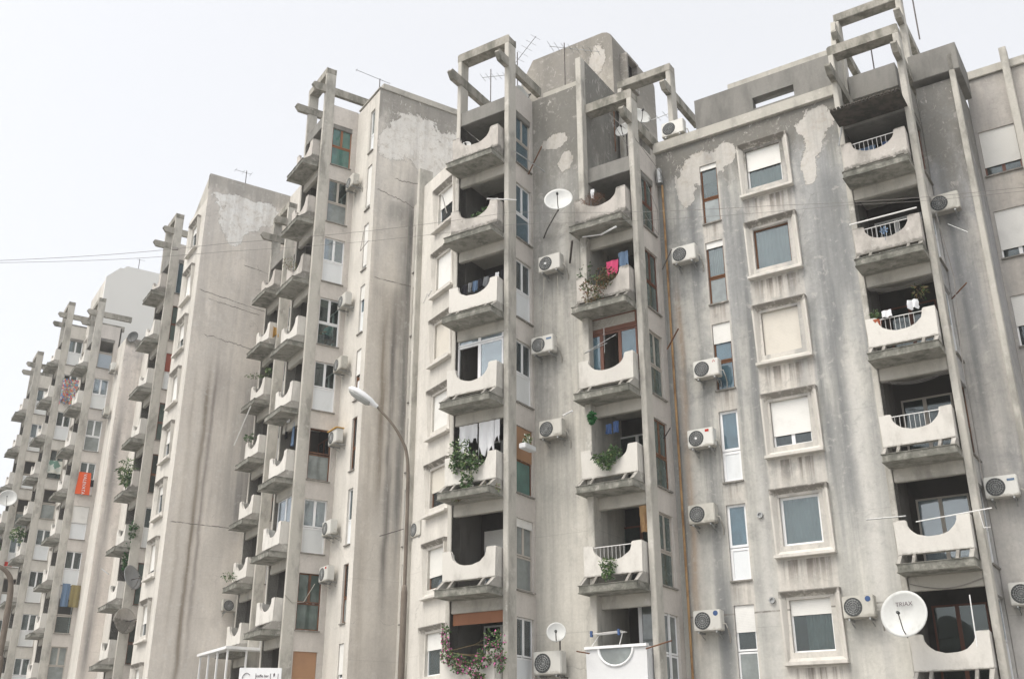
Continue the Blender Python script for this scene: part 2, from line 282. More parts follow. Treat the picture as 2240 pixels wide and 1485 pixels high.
M['wb'] = wallmat('facade_wall_windows', strips=[(-8.85, .82, (0.56, 0.53, 0.485), .85), (-10.7, .34, (0.54, 0.51, 0.465), .75)], cracks=[(-12.4, -6.5, 4.0, 0, .04)], sills=[(-8.83, .75, 16.5, .95), (-10.7, .32, 16.05, .7)], base=(0.51, 0.50, 0.46), dark=(0.19, 0.195, 0.19), amt=0.95, ztop=19.3, sootH=3.4, soot=0.95, wide=0.7, blue=(0.26, 0.27, 0.28),
    patches=[(-10.9, 18.15, 0.9, 0.62, 1), (-11.5, 17.6, 0.35, 0.7, 1), (-7.1, 18.6, 0.55, 0.5, 1), (-7.2, 17.9, 0.32, 0.6, 1), (-7.5, 17.0, 0.22, 0.6, 1), (-10.1, 18.4, 0.35, 0.45, 1)],
    bands=[(-9.82, 0.13, 3, 19, 1.0, BG), (-7.85, 0.13, 5, 19, 1.0, BG), (-11.3, .22, 1, 9, .6, BG), (-11.35, 0.25, 6, 19, 1.0, BG), (-10.05, 0.22, 8, 19, 0.85, BG), (-7.35, 0.28, 4.5, 17.5, 1.0, BG), (-12.1, 0.3, 3, 19, 0.7, BG), (-6.9, 0.3, 12, 17, 0.7, BG), (-12.05, 0.12, 2, 15, 0.55, RU), (-11.3, 0.2, -1, 5.5, 0.6, BG), (-7.9, 0.12, 12, 18, 0.5, LT), (-7.0, .25, 1, 12, .7, (.56, .55, .52)), (-9.9, .2, 0, 9, .6, (.55, .54, .51)), (-11.9, .15, 0, 10, .6, (.54, .52, .48))])
M['wac'] = wallmat('facade_wall_narrow', base=(0.53, 0.51, 0.46), dark=(0.20, 0.198, 0.185), amt=0.9, ztop=21.9, sootH=7.0, soot=0.85, wide=0.7, blue=(0.285, 0.285, 0.27),
    bands=[(-15.9, 0.4, 8, 19, 0.7, (0.22, 0.22, 0.215)), (-14.9, 0.35, 11, 20, 0.6, (0.25, 0.25, 0.24)), (-15.2, 0.15, 14, 19, 0.5, LT)], patches=[(-15.0, 18.9, 0.30, 0.35, 1), (-15.4, 19.8, .5, .3, 1)])
M['wc'] = wallmat('facade_wall_sooty', base=(0.47, 0.45, 0.42), dark=(0.21, 0.215, 0.21), amt=0.8, ztop=19.3, sootH=6.5, soot=0.85, wide=0.75, bands=[(-3.9, 0.3, 8, 18, 0.8, BG)])
M['wd'] = wallmat('facade_wall_plain', base=(0.48, 0.45, 0.41), dark=(0.28, 0.265, 0.255), amt=0.45, ztop=20.7, sootH=1.5, soot=0.4, wide=0.25, bands=[(-3.1, 0.2, 8, 20.5, 0.7, (0.3, 0.3, 0.3))])
M['w0b'] = wallmat('blank_wall', grime=.45, cracks=[(15.7, 17.5, 18.35, 0, .15), (15.6, 18, 22.4, -.2, .5), (16.4, 19, 23.1, .1, .5)], base=(0.62, 0.585, 0.53), dark=(0.33, 0.31, 0.29), amt=0.5, ztop=27.4, sootH=3.4, soot=0.65, wide=0.25, pcol=(0.76, 0.75, 0.72),
    patches=[(17.4, 25.4, 1.5, 1.25, 1), (16.3, 24.7, 0.75, 0.8, 1), (18.2, 24.3, 0.9, 0.75, 1), (19.2, 25.2, 0.9, 1.2, 1)],
    bands=[(16.35, 0.2, 8, 18.3, 1.0, BR), (16.75, 0.14, 4, 18.25, 1.0, (0.17, 0.16, 0.15)), (16.6, .75, 15.2, 18.3, .55, (.26, .24, .22)), (17.25, 0.22, 5, 24, 1.0, (0.15, 0.15, 0.145)), (15.9, 0.15, 2, 13, 0.4, BR), (16.6, 0.5, 20.8, 22.2, 0.7, DG)])
M['w1b'] = wallmat('blank_gable_wall', grime=.45, cracks=[(12.3, 16.6, 22.3, -.12, .22), (12.8, 15.6, 21.9, -.10, .25), (12.8, 15.4, 20.0, -.12, .55), (14.4, 16.6, 24.2, -.1, .3), (12.3, 16.4, 10.6, 0, .15)], base=(0.66, 0.62, 0.565), dark=(0.40, 0.375, 0.35), amt=0.4, ztop=29.2, sootH=2.4, soot=0.5, wide=0.2, pcol=(0.80, 0.81, 0.80),
    patches=[(13.95, 26.75, 1.05, 0.9, 1), (13.75, 25.9, .55, .75, 1), (15.2, 27.4, 1.0, 0.7, 1), (13.9, 27.6, 1.5, 0.45, 1)],
    bands=[(13.35, 0.13, 1, 19.5, 0.9, BR), (13.7, 0.10, 3, 19.5, 0.8, (0.25, 0.22, 0.2)), (14.1, 0.4, 10, 19.5, 0.4, (0.27, 0.25, 0.24)), (15.5, 0.7, 9, 19.3, 0.8, (0.19, 0.19, 0.19)), (12.75, 0.1, 4, 19, 0.4, BR), (16.1, 0.5, 4.5, 9.5, 0.8, (0.2, 0.2, 0.2))])
M['w2b'] = wallmat('far_gable_wall', base=(0.68, 0.63, 0.58), dark=(0.3, 0.285, 0.27), amt=0.35, ztop=26.0, sootH=1.3, soot=0.8, wide=0.25, bands=[(13.0, 0.25, 2, 22, 0.9, (0.24, 0.23, 0.225))])
M['wlit'] = wallmat('facade_wall_clean', base=(0.54, 0.52, 0.48), dark=(0.33, 0.32, 0.29), amt=0.7, ztop=40, sootH=1, soot=0, wide=0.15, blue=(0.36, 0.35, 0.33))
M['wlow'] = wallmat('bay_side_wall', base=(0.52, 0.49, 0.455), dark=(0.30, 0.285, 0.27), amt=0.4, ztop=40, sootH=1, soot=0, wide=0.2, blue=(0.33, 0.32, 0.31))

# ------------------------------------------------------------------ mesh helpers
class MB:
    def __init__(s): s.v = []; s.f = []; s.uv = None
    def q(s, *pts):
        i = len(s.v); s.v += [tuple(p) for p in pts]; s.f.append(tuple(range(i, i + len(pts))))
    def box(s, x0, x1, y0, y1, z0, z1):
        i = len(s.v)
        s.v += [(x, y, z) for z in (z0, z1) for y in (y0, y1) for x in (x0, x1)]
        s.f += [tuple(i + k for k in f) for f in ((0, 2, 3, 1), (4, 5, 7, 6), (0, 1, 5, 4), (1, 3, 7, 5), (3, 2, 6, 7), (2, 0, 4, 6))]
        return s
    def prism(s, poly, lo, hi, axis):
        """poly in the two remaining axes (in xyz order), extruded along axis from lo to hi"""
        def P(u, v, t): return (t, u, v) if axis == 0 else (u, t, v) if axis == 1 else (u, v, t)
        i = len(s.v); n = len(poly)
        s.v += [P(u, v, lo) for u, v in poly] + [P(u, v, hi) for u, v in poly]
        s.f += [tuple(range(i, i + n)), tuple(range(i + 2 * n - 1, i + n - 1, -1))]
        s.f += [(i + k, i + (k + 1) % n, i + n + (k + 1) % n, i + n + k) for k in range(n)]
        return s
    def tube(s, pts, r, n=6, close=True):
        pts = [Vector(p) for p in pts]; i0 = len(s.v)
        rr = r if isinstance(r, (list, tuple)) else [r] * len(pts)
        for k, p in enumerate(pts):
            d = (pts[min(k + 1, len(pts) - 1)] - pts[max(k - 1, 0)]).normalized()
            u = d.cross(Vector((0, 0, 1))); u = u.normalized() if u.length > 0.05 else d.cross(Vector((1, 0, 0))).normalized()
            v = d.cross(u)
            for j in range(n):
                t = 2 * math.pi * j / n; s.v.append(tuple(p + (u * math.cos(t) + v * math.sin(t)) * rr[k]))
        for k in range(len(pts) - 1):
            for j in range(n):
                a = i0 + k * n + j; b = i0 + k * n + (j + 1) % n; s.f.append((a, b, b + n, a + n))
        if close: s.f.append(tuple(range(i0, i0 + n))); s.f.append(tuple(range(i0 + (len(pts) - 1) * n, i0 + len(pts) * n)))
        return s
    def lathe(s, prof, n=20, axis='y', c=(0, 0, 0)):
        i0 = len(s.v)
        for (r, h) in prof:
            for j in range(n):
                t = 2 * math.pi * j / n
                p = (r * math.cos(t), h, r * math.sin(t)) if axis == 'y' else (r * math.cos(t), r * math.sin(t), h)
                s.v.append((p[0] + c[0], p[1] + c[1], p[2] + c[2]))
        for k in range(len(prof) - 1):
            for j in range(n):
                a = i0 + k * n + j; b = i0 + k * n + (j + 1) % n; s.f.append((a, b, b + n, a + n))
        return s
    def mesh(s, name, mat, smooth=False, bevel=0):
        me = bpy.data.meshes.new(name); me.from_pydata(s.v, [], s.f); 
        if s.uv:
            u = me.uv_layers.new(name='UVMap')
            for li, lp in enumerate(me.loops): u.data[li].uv = s.uv[lp.vertex_index]
        bm = bmesh.new(); bm.from_mesh(me)
        if bevel:
            bmesh.ops.remove_doubles(bm, verts=bm.verts, dist=1e-5)
            ed = [e for e in bm.edges if len(e.link_faces) == 2 and e.calc_face_angle(0) > 0.6]
            bmesh.ops.bevel(bm, geom=ed, offset=bevel, segments=2, affect='EDGES', clamp_overlap=True)
        bmesh.ops.recalc_face_normals(bm, faces=bm.faces); bm.to_mesh(me); bm.free()
        for mm in (mat if isinstance(mat, (list, tuple)) else [mat]): me.materials.append(mm)
        if smooth: me.polygons.foreach_set('use_smooth', [True] * len(me.polygons))
        return me
def link(name, me, parent=None, loc=(0, 0, 0), rz=0.0):
    o = bpy.data.objects.new(name, me); COL.objects.link(o); o.location = loc; o.rotation_euler = (0, 0, rz)
    if parent: o.parent = parent
    return o
def thing(name, label, cat, loc=(0, 0, 0), rot=0.0, group=None):
    o = bpy.data.objects.new(name, None); COL.objects.link(o); o.location = loc
    o.rotation_euler = rot if isinstance(rot, tuple) else (0, 0, rot); o.empty_display_size = 0.3
    o['label'] = label; o['category'] = cat; o['kind'] = 'thing'
    if group: o['group'] = group
    return o

class Block:
    def __init__(s, g, a0, q0, label, cat='apartment block'):
        s.g = g; s.a0 = a0; s.q0 = q0
        s.o = thing('apartment_block', label, cat, W(g, a0, q0, -1.6), ANG[g], 'stepped concrete apartment blocks')
    def L(s, a, q, z): return (a - s.a0, q - s.q0, z + 1.6)
    def part(s, name, mb, mat, parent=None, **k):
        off = Vector((s.a0, s.q0, -1.6)); mb.v = [tuple(Vector(v) - off) for v in mb.v]
        return link(name, mb.mesh(name, mat, **k), parent or s.o)
    def wall(s, face, c, s0, s1, z0, z1, holes, mat, depth=0.14, name='wall', top=True, inner=1.3):
        """facade sheet with openings: face n looks to -q at q=c; face r looks to +a at a=c"""
        ss = sorted({s0, s1, *[x for h in holes for x in h[:2]]}); zs = sorted({z0, z1, *[x for h in holes for x in h[2:4]]})
        ss = [x for x in ss if s0 - 1e-6 <= x <= s1 + 1e-6]; zs = [x for x in zs if z0 - 1e-6 <= x <= z1 + 1e-6]
        mb = MB(); uv = []
        def T(x, t, z): return (x, c + t, z) if face == 'n' else (c - t, x, z)
        idx = {}
        def V(x, t, z):
            k = (round(x, 4), round(t, 4), round(z, 4))
            if k not in idx: idx[k] = len(mb.v); mb.v.append(T(x, t, z)); uv.append((x, z))
            return idx[k]
        def F(*p): mb.f.append(tuple(V(*x) for x in p))
        for i in range(len(ss) - 1):
            for j in range(len(zs) - 1):
                cx, cz = (ss[i] + ss[i + 1]) / 2, (zs[j] + zs[j + 1]) / 2
                if any(h[0] < cx < h[1] and h[2] < cz < h[3] for h in holes): continue
                F((ss[i], 0, zs[j]), (ss[i + 1], 0, zs[j]), (ss[i + 1], 0, zs[j + 1]), (ss[i], 0, zs[j + 1]))
        for h in holes:
            a, b, lo, hi = h[:4]; d = h[4] if len(h) > 4 else depth
            lo = max(lo, z0)
            F((a, 0, lo), (a, d, lo), (a, d, hi), (a, 0, hi)); F((b, 0, lo), (b, 0, hi), (b, d, hi), (b, d, lo))
            F((a, 0, hi), (a, d, hi), (b, d, hi), (b, 0, hi)); F((a, 0, lo), (b, 0, lo), (b, d, lo), (a, d, lo))
        if top: F((s0, 0, z1), (s1, 0, z1), (s1, 0.22, z1), (s0, 0.22, z1)); F((s0, 0.22, z1), (s1, 0.22, z1), (s1, 0.22, z1 - 0.8), (s0, 0.22, z1 - 0.8))
        mb.uv = uv; o = s.part(name, mb, mat)
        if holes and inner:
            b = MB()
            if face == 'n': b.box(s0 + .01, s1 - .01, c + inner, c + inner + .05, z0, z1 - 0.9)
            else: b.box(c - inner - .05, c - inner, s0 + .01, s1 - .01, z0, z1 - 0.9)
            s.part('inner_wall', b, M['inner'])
        return o
    def box(s, name, a0, a1, q0, q1, z0, z1, mat, bevel=0.015): return s.part(name, MB().box(a0, a1, q0, q1, z0, z1), mat, bevel=bevel)

# ------------------------------------------------------------------ balcony
def notch(w, x0, x1, h, d, n=14, flare=0.12):
    pts = [(0, 0), (w, 0), (w, h), (x1 + flare * .3, h)]
    for i in range(n + 1):
        t = math.pi * i / n; cx = (x0 + x1) / 2; rx = (x1 - x0) / 2
        pts.append((cx + rx * math.cos(t), h - 0.02 - d * math.sin(t) ** 0.9))
    return pts + [(x0 - flare * .3, h), (0, h)]
_bal = {}
def bal_meshes(w, kind):
    vr = random.randrange(5)
    if (w, kind, vr) in _bal: return _bal[w, kind, vr]
    h = 0.86 + random.uniform(-.02, .02); nd = random.uniform(-.03, .03); nw = random.uniform(-.03, .03); j_ = lambda a: random.uniform(-a, a)
    ed = [(0.03 + (w * i / 14), -0.40 + (j_(.022) if random.random() < .5 else j_(.006))) for i in range(15)]
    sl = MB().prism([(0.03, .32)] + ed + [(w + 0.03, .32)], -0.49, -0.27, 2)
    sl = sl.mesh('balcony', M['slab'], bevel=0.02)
    p = MB()
    full = kind == 'white'
    if full: p.prism([(0, -0.30), (w, -0.30), (w, h), (0, h)] if False else notch(w, 0.42, w - 0.42, h, 0.46), 0, 0.10, 1)
    else: p.prism([(x + (j_(.008) if 0 < x < w and y > .1 else 0), y + (j_(.010) if y > .1 and 0 < x < w else 0)) for x, y in notch(w, 0.30 + nw, w - 0.28 + nw, h, 0.44 + nd)], 0, 0.10, 1)
    side = [(0.101, h), (0.45, h - 0.02), (0.45, -0.27), (-0.34, -0.27), (0.0, 0.0), (0.101, 0.0)]
    p.prism(side, w - 0.10, w, 0); p.prism(side, 0.0, 0.10, 0)
    p = p.mesh('parapet', M[{'p': 'parapet', 'd': 'parapet_dirty', 'white': 'parapet_white'}[kind]], bevel=0.012)
    b = []
    for x in (0.36, w - 0.42):
        b.append(MB().prism([(-0.30, -0.27), (-0.10, -0.27), (0.09, 0.0), (-0.02, 0.0)], x, x + 0.08, 0).mesh('bracket', M['parapet_dirty']))
    r = MB().tube([(0.3, 0.05, h - 0.06), (w - 0.3, 0.05, h - 0.06)], 0.013)
    k = int((w - 0.7) / 0.125)
    for i in range(k): r.tube([(0.38 + i * 0.125, 0.05, 0.1), (0.38 + i * 0.125, 0.05, h - 0.06)], 0.006, 4)
    r = r.mesh('railing', M['rail'])
    _bal[w, kind, vr] = (sl, p, b, r); return _bal[w, kind, vr]
def balcony(B, aL, w, qf, z, kind='p', rail=False, door=None):
    sl, p, br, r = bal_meshes(w, kind)
    o = link('balcony', sl, B.o, B.L(aL, qf, z))
    link('parapet', p, o)
    for m in br: link('bracket', m, o)
    if rail: link('railing', r, o)
    return o

# ------------------------------------------------------------------ windows
def curtain_mesh(w, h, mat, amp=0.025, n=26, y=0.0):
    mb = MB(); xs = [w * i / n for i in range(n + 1)]; ph = random.random() * 6
    ys = [y + amp * math.sin(i * 1.9 + ph) + random.uniform(-.006, .006) for i in range(n + 1)]
    for i in range(n): mb.q((xs[i], ys[i], 0), (xs[i + 1], ys[i + 1], 0), (xs[i + 1], ys[i + 1] * .7 + y * .3, h), (xs[i], ys[i] * .7 + y * .3, h))
    return mb.mesh('curtain', mat, smooth=True)
LAY = {
 'two': [(0, .5, .48, 1, 'g'), (.5, 1, .48, 1, 'g'), (0, 1, 0, .47, 'p')],
 'twod': [(0, .5, .48, 1, 'g'), (.5, 1, .48, 1, 'g'), (0, 1, 0, .47, 'g')],
 'one': [(0, 1, 0, 1, 'g')], 'pair': [(0, .5, 0, 1, 'g'), (.5, 1, 0, 1, 'g')],
 'slim': [(0, 1, .43, 1, 'g'), (0, 1, 0, .42, 'p')], 'slimg': [(0, 1, .43, 1, 'g'), (0, 1, 0, .42, 'g2')],
 'opentwo': [(0, 1, .52, 1, None), (0, 1, 0, .5, 'p')], 'openl': [(0, .5, 0, 1, None), (.5, 1, 0, 1, 'g')],
 'glaz': [(0, .48, .72, 1, 'g'), (.48, 1, .72, 1, 'g'), (0, .48, 0, .71, None), (.48, 1, 0, .71, 'g')],
 'bglaz': [(0, .30, 0, .72, 'g'), (.30, .66, 0, .72, None), (.66, 1, 0, .72, 'g'), (0, 1, .73, 1, 'p')],
 'door': [(0, .46, 0, 1, 'g'), (.46, 1, .0, 1, 'g')],
 'grid': [(i / 3, (i + 1) / 3, j / 4, (j + 1) / 4, 'g') for i in range(3) for j in range(4)],
}
_wm = {}
def window(B, face, s, c, z, w, h, lay='one', frame='white', glass='glass', panel='panel', shut=0, shutm='shutter', cur=None, curx=(0, 1), inset=0.08, sill=True, bar=0.05, glass2=None, lift=0, curz=0):
    key = (w, h, lay, frame, bar)
    if key not in _wm:
        mb = MB(); cells = LAY[lay]; b = bar
        for (x0, x1, z0, z1, k) in cells:
            X0, X1, Z0, Z1 = x0 * w, x1 * w, z0 * h, z1 * h
            mb.box(X0, X0 + b, 0, .05, Z0, Z1); mb.box(X1 - b, X1, 0, .05, Z0, Z1)
            mb.box(X0 + b, X1 - b, 0.002, .048, Z0, Z0 + b); mb.box(X0 + b, X1 - b, 0.002, .048, Z1 - b, Z1)
        _wm[key] = mb.mesh('window', M[frame])
    loc = B.L(s, c + inset, z) if face == 'n' else B.L(c - inset, s, z)
    o = link('window', _wm[key], B.o, loc, 0 if face == 'n' else math.pi / 2)
    if sill:
        k2 = ('sill', w)
        if k2 not in _wm: _wm[k2] = MB().box(-0.03, w + 0.03, -0.14, 0.04, -0.05, -0.004).mesh('sill', M['parapet_dirty'])
        link('sill', _wm[k2], o)
    for (x0, x1, z0, z1, k) in LAY[lay]:
        if k is None: continue
        mt = {'g': glass, 'p': panel, 'g2': glass2 or 'frost'}[k]
        nm = 'panel' if k == 'p' else 'pane'; kk = (nm, w, h, x0, x1, z0, z1, mt)
        if kk not in _wm:
            _wm[kk] = MB().box(x0 * w + bar, x1 * w - bar, .018, .028, z0 * h + bar, z1 * h - bar).mesh(nm, M[mt])
        link(nm, _wm[kk], o)
    if shut:
        kk = ('sh', w, h, shut, shutm)
        if kk not in _wm: _wm[kk] = MB().box(0.01, w - 0.01, -0.035, -0.012, h * (1 - shut), h - .004).mesh('shutter', M[shutm])
        link('shutter', _wm[kk], o)
    if cur:
        cc = link('curtain', curtain_mesh(w * (curx[1] - curx[0]) - .08, h * (1 - curz) - .06, M[cur]), o, (w * curx[0] + .04, 0.14, .03 + h * curz))
    return o
def surround(B, a, q, z, w=1.64, h=1.86):
    """splayed concrete surround; a,z = lower left of the outer frame; q = wall plane"""
    mb = MB(); o = [(0, 0), (w, 0), (w, h), (0, h)]; lip = 0.05; pr = -0.19
    i0 = (0.20, 0.27); i1 = (w - 0.33, 0.27); inn = [(0.215, 0.28), (w - 0.305, 0.28), (w - 0.305, h - 0.225), (0.215, h - 0.225)]
    l1 = [(lip, lip), (w - lip, lip), (w - lip, h - lip * .6), (lip, h - lip * .6)]
    A = [(x, 0.0, y) for x, y in o]; Bf = [(x, pr * (.35 if y == 0 else 1), y) for x, y in o]; Cf = [(x, pr * (.37 if y < .5 else 1), y) for x, y in l1]; D = [(x, 0.12, y) for x, y in inn]
    for k in range(4):
        n = (k + 1) % 4
        mb.q(A[k], A[n], Bf[n], Bf[k]); mb.q(Bf[k], Bf[n], Cf[n], Cf[k]); mb.q(Cf[k], Cf[n], D[n], D[k])
    mb.box(-0.02, w + 0.02, -0.20, 0.0, -0.055, 0.03)
    key = ('sur', w, h)
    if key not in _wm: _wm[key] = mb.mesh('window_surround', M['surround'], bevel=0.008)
    return link('window_surround', _wm[key], B.o, B.L(a, q, z))

# ------------------------------------------------------------------ a whole balcony bay
def bay(B, aL, w, qf, tops, nfl, kinds='', rails='', wins=(), boxtop=True, portal=True, depth=1.8, door='door', glass='glassd', sidemat='wlow', back=None, low=-1.6, beams=True, fills=None, doors=None, lbeam=True):
    """tops: z of the highest parapet bottom; nfl floors; wins: per floor dict for the side window"""
    aR = aL + w; aS = aR + 0.20; p0 = qf + 0.32; zt = tops + 2.75
    PT = tops + 4.62
    zb = low
    # blade pillars with a portal head and two beams
    f = MB().box(aS - .16, aS + .02, p0, p0 + .44, zb, PT - .30)
    B.part('pillar', f, M['pillar'], bevel=0.015)
    B.part('pillar', MB().box(aL - .10, aL + .06, p0, p0 + .44, zb, PT - .30), M['pillar'], bevel=0.015)
    if portal: B.part('roof_frame', MB().prism([(aL - .10, PT - .30), (aS + .02, PT - .30), (aS + .02, PT - .04), (aS - .03, PT), (aL - .05, PT), (aL - .10, PT - .04)], p0, p0 + .44, 1), M['frame_conc'], bevel=0.015)
    if beams:
        zz = tops + 3.30
        for x in ((aL - .085, aS - .145) if lbeam else (aS - .145,)):
            B.part('roof_beam', MB().prism([(p0 - .55, zz + .34), (p0 - .62, zz + .22), (p0 - .45, zz), (qf + depth + .6, zz), (qf + depth + .6, zz + .34)], x - .012, x + .162, 0), M['frame_conc'], bevel=0.012)
    # side wall with tall window openings
    holes = []
    zp = tops - 0.25
    for k in range(nfl): holes.append((qf + .80, qf + 1.72, zp - 2.8 * k, zp - 2.8 * k + 2.05))
    B.wall('r', aS, p0 + .44, qf + depth, zb, zt, holes, M[sidemat], depth=0.12, inner=0)
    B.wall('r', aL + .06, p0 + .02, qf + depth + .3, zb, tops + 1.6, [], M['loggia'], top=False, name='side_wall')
    B.box('side_wall', aL - .10, aL + .03, p0 + .441, qf + depth + .3, zb, tops + 1.6, M[sidemat])
    # back of the loggias, floors, lintels
    bq = qf + depth + .02
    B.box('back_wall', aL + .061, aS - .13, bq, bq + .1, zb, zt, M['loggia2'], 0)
    for k in range(nfl + 1):
        zf = tops - 2.8 * k - 0.27
        if k > 0: B.box('lintel', aL + .061, aS - .17, p0 + .06, p0 + .22, zf + 2.8 - .22 - .36, zf + 2.8 - .221, M['conc'])
        if k < nfl:
            B.box('floor_slab', aL + .061, aS - .125, qf + .321, bq, zf - .22, zf - .01, M['conc'], 0)
            dcfg = (doors or {}).get(k, dict(lay='door', frame='white' if (k + int(aL * 7)) % 3 else 'brown', glass=glass))
            if dcfg: window(B, 'n', aL + .25, bq - .09, zf + .02, 1.35, 2.0, sill=False, inset=0, **dcfg)
            kd = kinds[k] if k < len(kinds) else 'p'
            balcony(B, aL, w, qf, tops - 2.8 * k, {'w': 'white'}.get(kd, kd), rail=(k < len(rails) and rails[k] == 'r'))
            wc = dict(wins[k]) if k < len(wins) else dict(lay='two')
            if wc: window(B, 'r', qf + .80, aS, zp - 2.8 * k, .92, 2.05, **wc)
    if boxtop: B.box('roof_box', aL + .061, aS - .02, p0 + .05, qf + depth + .0, tops + 1.6, tops + 2.15, M['soot'])
    return aS
WT = dict
wwhite = WT(lay='two', glass='glassb'); wgrey = WT(lay='two', glass='glass', cur='cur_d'); wgreen = WT(lay='twod', frame='rust', glass='green'); wteal = WT(lay='twod', frame='tan', glass='teal')
wpan = WT(lay='two', glass='glass'); wcur = WT(lay='two', glass='glass', cur='cur_w', curz=.5); wfro = WT(lay='twod', frame='greyframe', glass='frost'); wsh = WT(lay='two', glass='glass', shut=.52, shutm='shutterb')
wopen = WT(lay='opentwo', frame='rust', panel='frost'); wbrn = WT(lay='twod', frame='brown', glass='green')

# ================================================================== the blocks
# ---- right-hand block
B = Block(1, -9.0, 28.1, 'wide apartment block on the right with a vertical row of splayed concrete window surrounds')
BR_ = B
hood_h = [(-9.435, -8.315, 16.89 - 2.8 * k, 18.245 - 2.8 * k) for k in range(7)]
slim_h = [(-11.0, -10.42, 16.10 - 2.8 * k, 18.23 - 2.8 * k) for k in range(7)]
bay(B, -14.54, 1.82, 26.06, 16.22, 7, kinds='ddpppww', rails='nnnnrn', depth=2.04, lbeam=False,
    wins=[WT(lay='twod', frame='brown', glass='green', glass2='frost'), wbrn, WT(lay='twod', frame='greyframe', glass='green', cur='cur_p', curz=.5), WT(lay='twod', frame='rust', glass='teal') | dict(glass='green'), WT(lay='twod', frame='greyframe', glass='green'), WT(lay='twod', frame='white', glass='frost', glass2='frost'), wgrey],
    doors={1: dict(lay='one', frame='brown', glass='glassd'), 2: None, 4: dict(lay='door', frame='brown', glass='glassd', cur='cur_y'), 5: None})
bay(B, -6.31, 1.81, 27.5, 16.22, 7, kinds='ddppppd', rails='rrrrnn', depth=1.8, sidemat='wc',
    wins=[wbrn, wgrey, wgrey, wgreen, wpan, wpan, wpan], doors={4: dict(lay='door', frame='greyframe', glass='glassb', cur='cur_b'), 3: dict(lay='door', frame='greyframe', glass='glassd')})
B.wall('n', 28.1, -12.52, -6.41, -1.6, 19.2, hood_h + slim_h, M['wb'], depth=0.125)
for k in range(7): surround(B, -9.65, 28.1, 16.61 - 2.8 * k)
hz = lambda k: 16.89 - 2.8 * k
HW = [dict(frame='white', glass='glassd', shut=.52, cur='cur_w'), dict(frame='wbrown', glass='glass', cur='cur_b'), dict(frame='wbrown', glass='glass', shut=.98, shutm='shutterb'),
      dict(lay='pair', frame='white', glass='glassd', shut=.76), dict(frame='white', glass='glass', cur='cur_b', bar=.07), dict(frame='white', glass='glassd', shut=.30, cur='cur_w', curx=(.28, 1)), dict(lay='pair', frame='white', glass='glass', shut=.5)]
M['wbrown'] = M['wbrown']
for k, c in enumerate(HW): window(B, 'n', -9.435, 28.1, hz(k), 1.12, 1.355, sill=False, inset=0.115, **c)
SW = [dict(lay='slimg', frame='wbrown', glass='glassd', shut=.08, glass2='frost'), dict(lay='slimg', frame='wbrown', glass='glass', cur='cur_y', curz=.4, shut=.10, glass2='frost'), dict(lay='slimg', frame='wbrown', glass='blueg', shut=.30, glass2='blueg'),
      dict(lay='slim', frame='white', glass='blueg', panel='panel', bar=.075), dict(lay='slim', frame='white', glass='blueg', bar=.07), dict(lay='slimg', frame='white', glass='glassd', shut=.34, glass2='frost'), dict(lay='slim', frame='white')]
for k, c in enumerate(SW): window(B, 'n', -11.0, 28.1, 16.10 - 2.8 * k, .58, 2.13, **c)
B.box('cornice', -12.56, -6.41, 27.98, 28.62, 19.2, 19.58, M['conc'])
B.wall('n', 29.0, -11.35, -6.5, 19.58, 21.45, [(-9.3, -7.9, 20.35, 20.78)], M['soot'], depth=.3, inner=0.6, top=True)
B.box('fascia', -10.2, -6.75, 29.23, 29.7, 21.2, 21.82, M['conc'])
B.part('side_wall', MB().prism([(28.6, 19.2), (30.3, 19.2), (30.3, 23.0), (29.75, 23.2)], -6.62, -6.47, 0), M['conc'])
B.box('roof', -14.2, -6.5, 28.64, 38, 18.72, 18.95, M['conc']); B.box('roof', -6.5, -3.2, 29.6, 38, 18.72, 18.95, M['conc'])
B.box('rear_wall', -14.2, -3.2, 38, 38.2, -1.6, 18.95, M['conc'])
B.box('rear_wall', -14.4, -14.2, 31, 38, -1.6, 18.95, M['conc'])
B.wall('n', 29.3, -4.29, -3.12, -1.6, 19.35, [], M['wc'], inner=0)
B.wall('r', -3.12, 29.3, 31.3, -1.6, 19.35, [], M['wc'], inner=0)
B.box('pilaster', -3.26, -3.10, 29.12, 29.295, -1.6, 20.1, M['pillar'])
B.box('penthouse', -4.35, -2.95, 29.12, 31.0, 19.5, 20.45, M['soot'])
B.box('roof_parapet', -6.35, -4.85, 29.85, 31.2, 20.05, 20.95, M['soot'])
def back_portal(B, aL, aS, p0, z0, PT):
    B.box('pillar', aS - .16, aS + .02, p0, p0 + .42, z0, PT - .30, M['pillar'])
    B.box('pillar', aL - .10, aL + .06, p0, p0 + .42, z0, PT - .30, M['pillar'])
    B.box('roof_frame', aL - .10, aS + .02, p0, p0 + .42, PT - .299, PT, M['frame_conc'])
    for x in (aL - .1, aS - .16):
        B.part('roof_beam', MB().prism([(p0 - .5, PT - 1.0), (p0 - .58, PT - 1.12), (p0 - .42, PT - 1.34), (p0 + 2.4, PT - 1.34), (p0 + 2.4, PT - 1.0)], x - .012, x + .172, 0), M['frame_conc'])
back_portal(B, -14.05, -12.08, 28.75, 18.9, 23.2); back_portal(B, -6.45, -4.38, 29.9, 19.2, 23.6)
can = MB()
for i in range(19):
    a = -6.35 + i * .105; can.box(a, a + .07, 26.85, 28.3, 17.93, 17.97)
can.box(-6.36, -4.36, 26.9, 28.3, 17.90, 17.928)
B.part('balcony_canopy', can, M['soot2'])
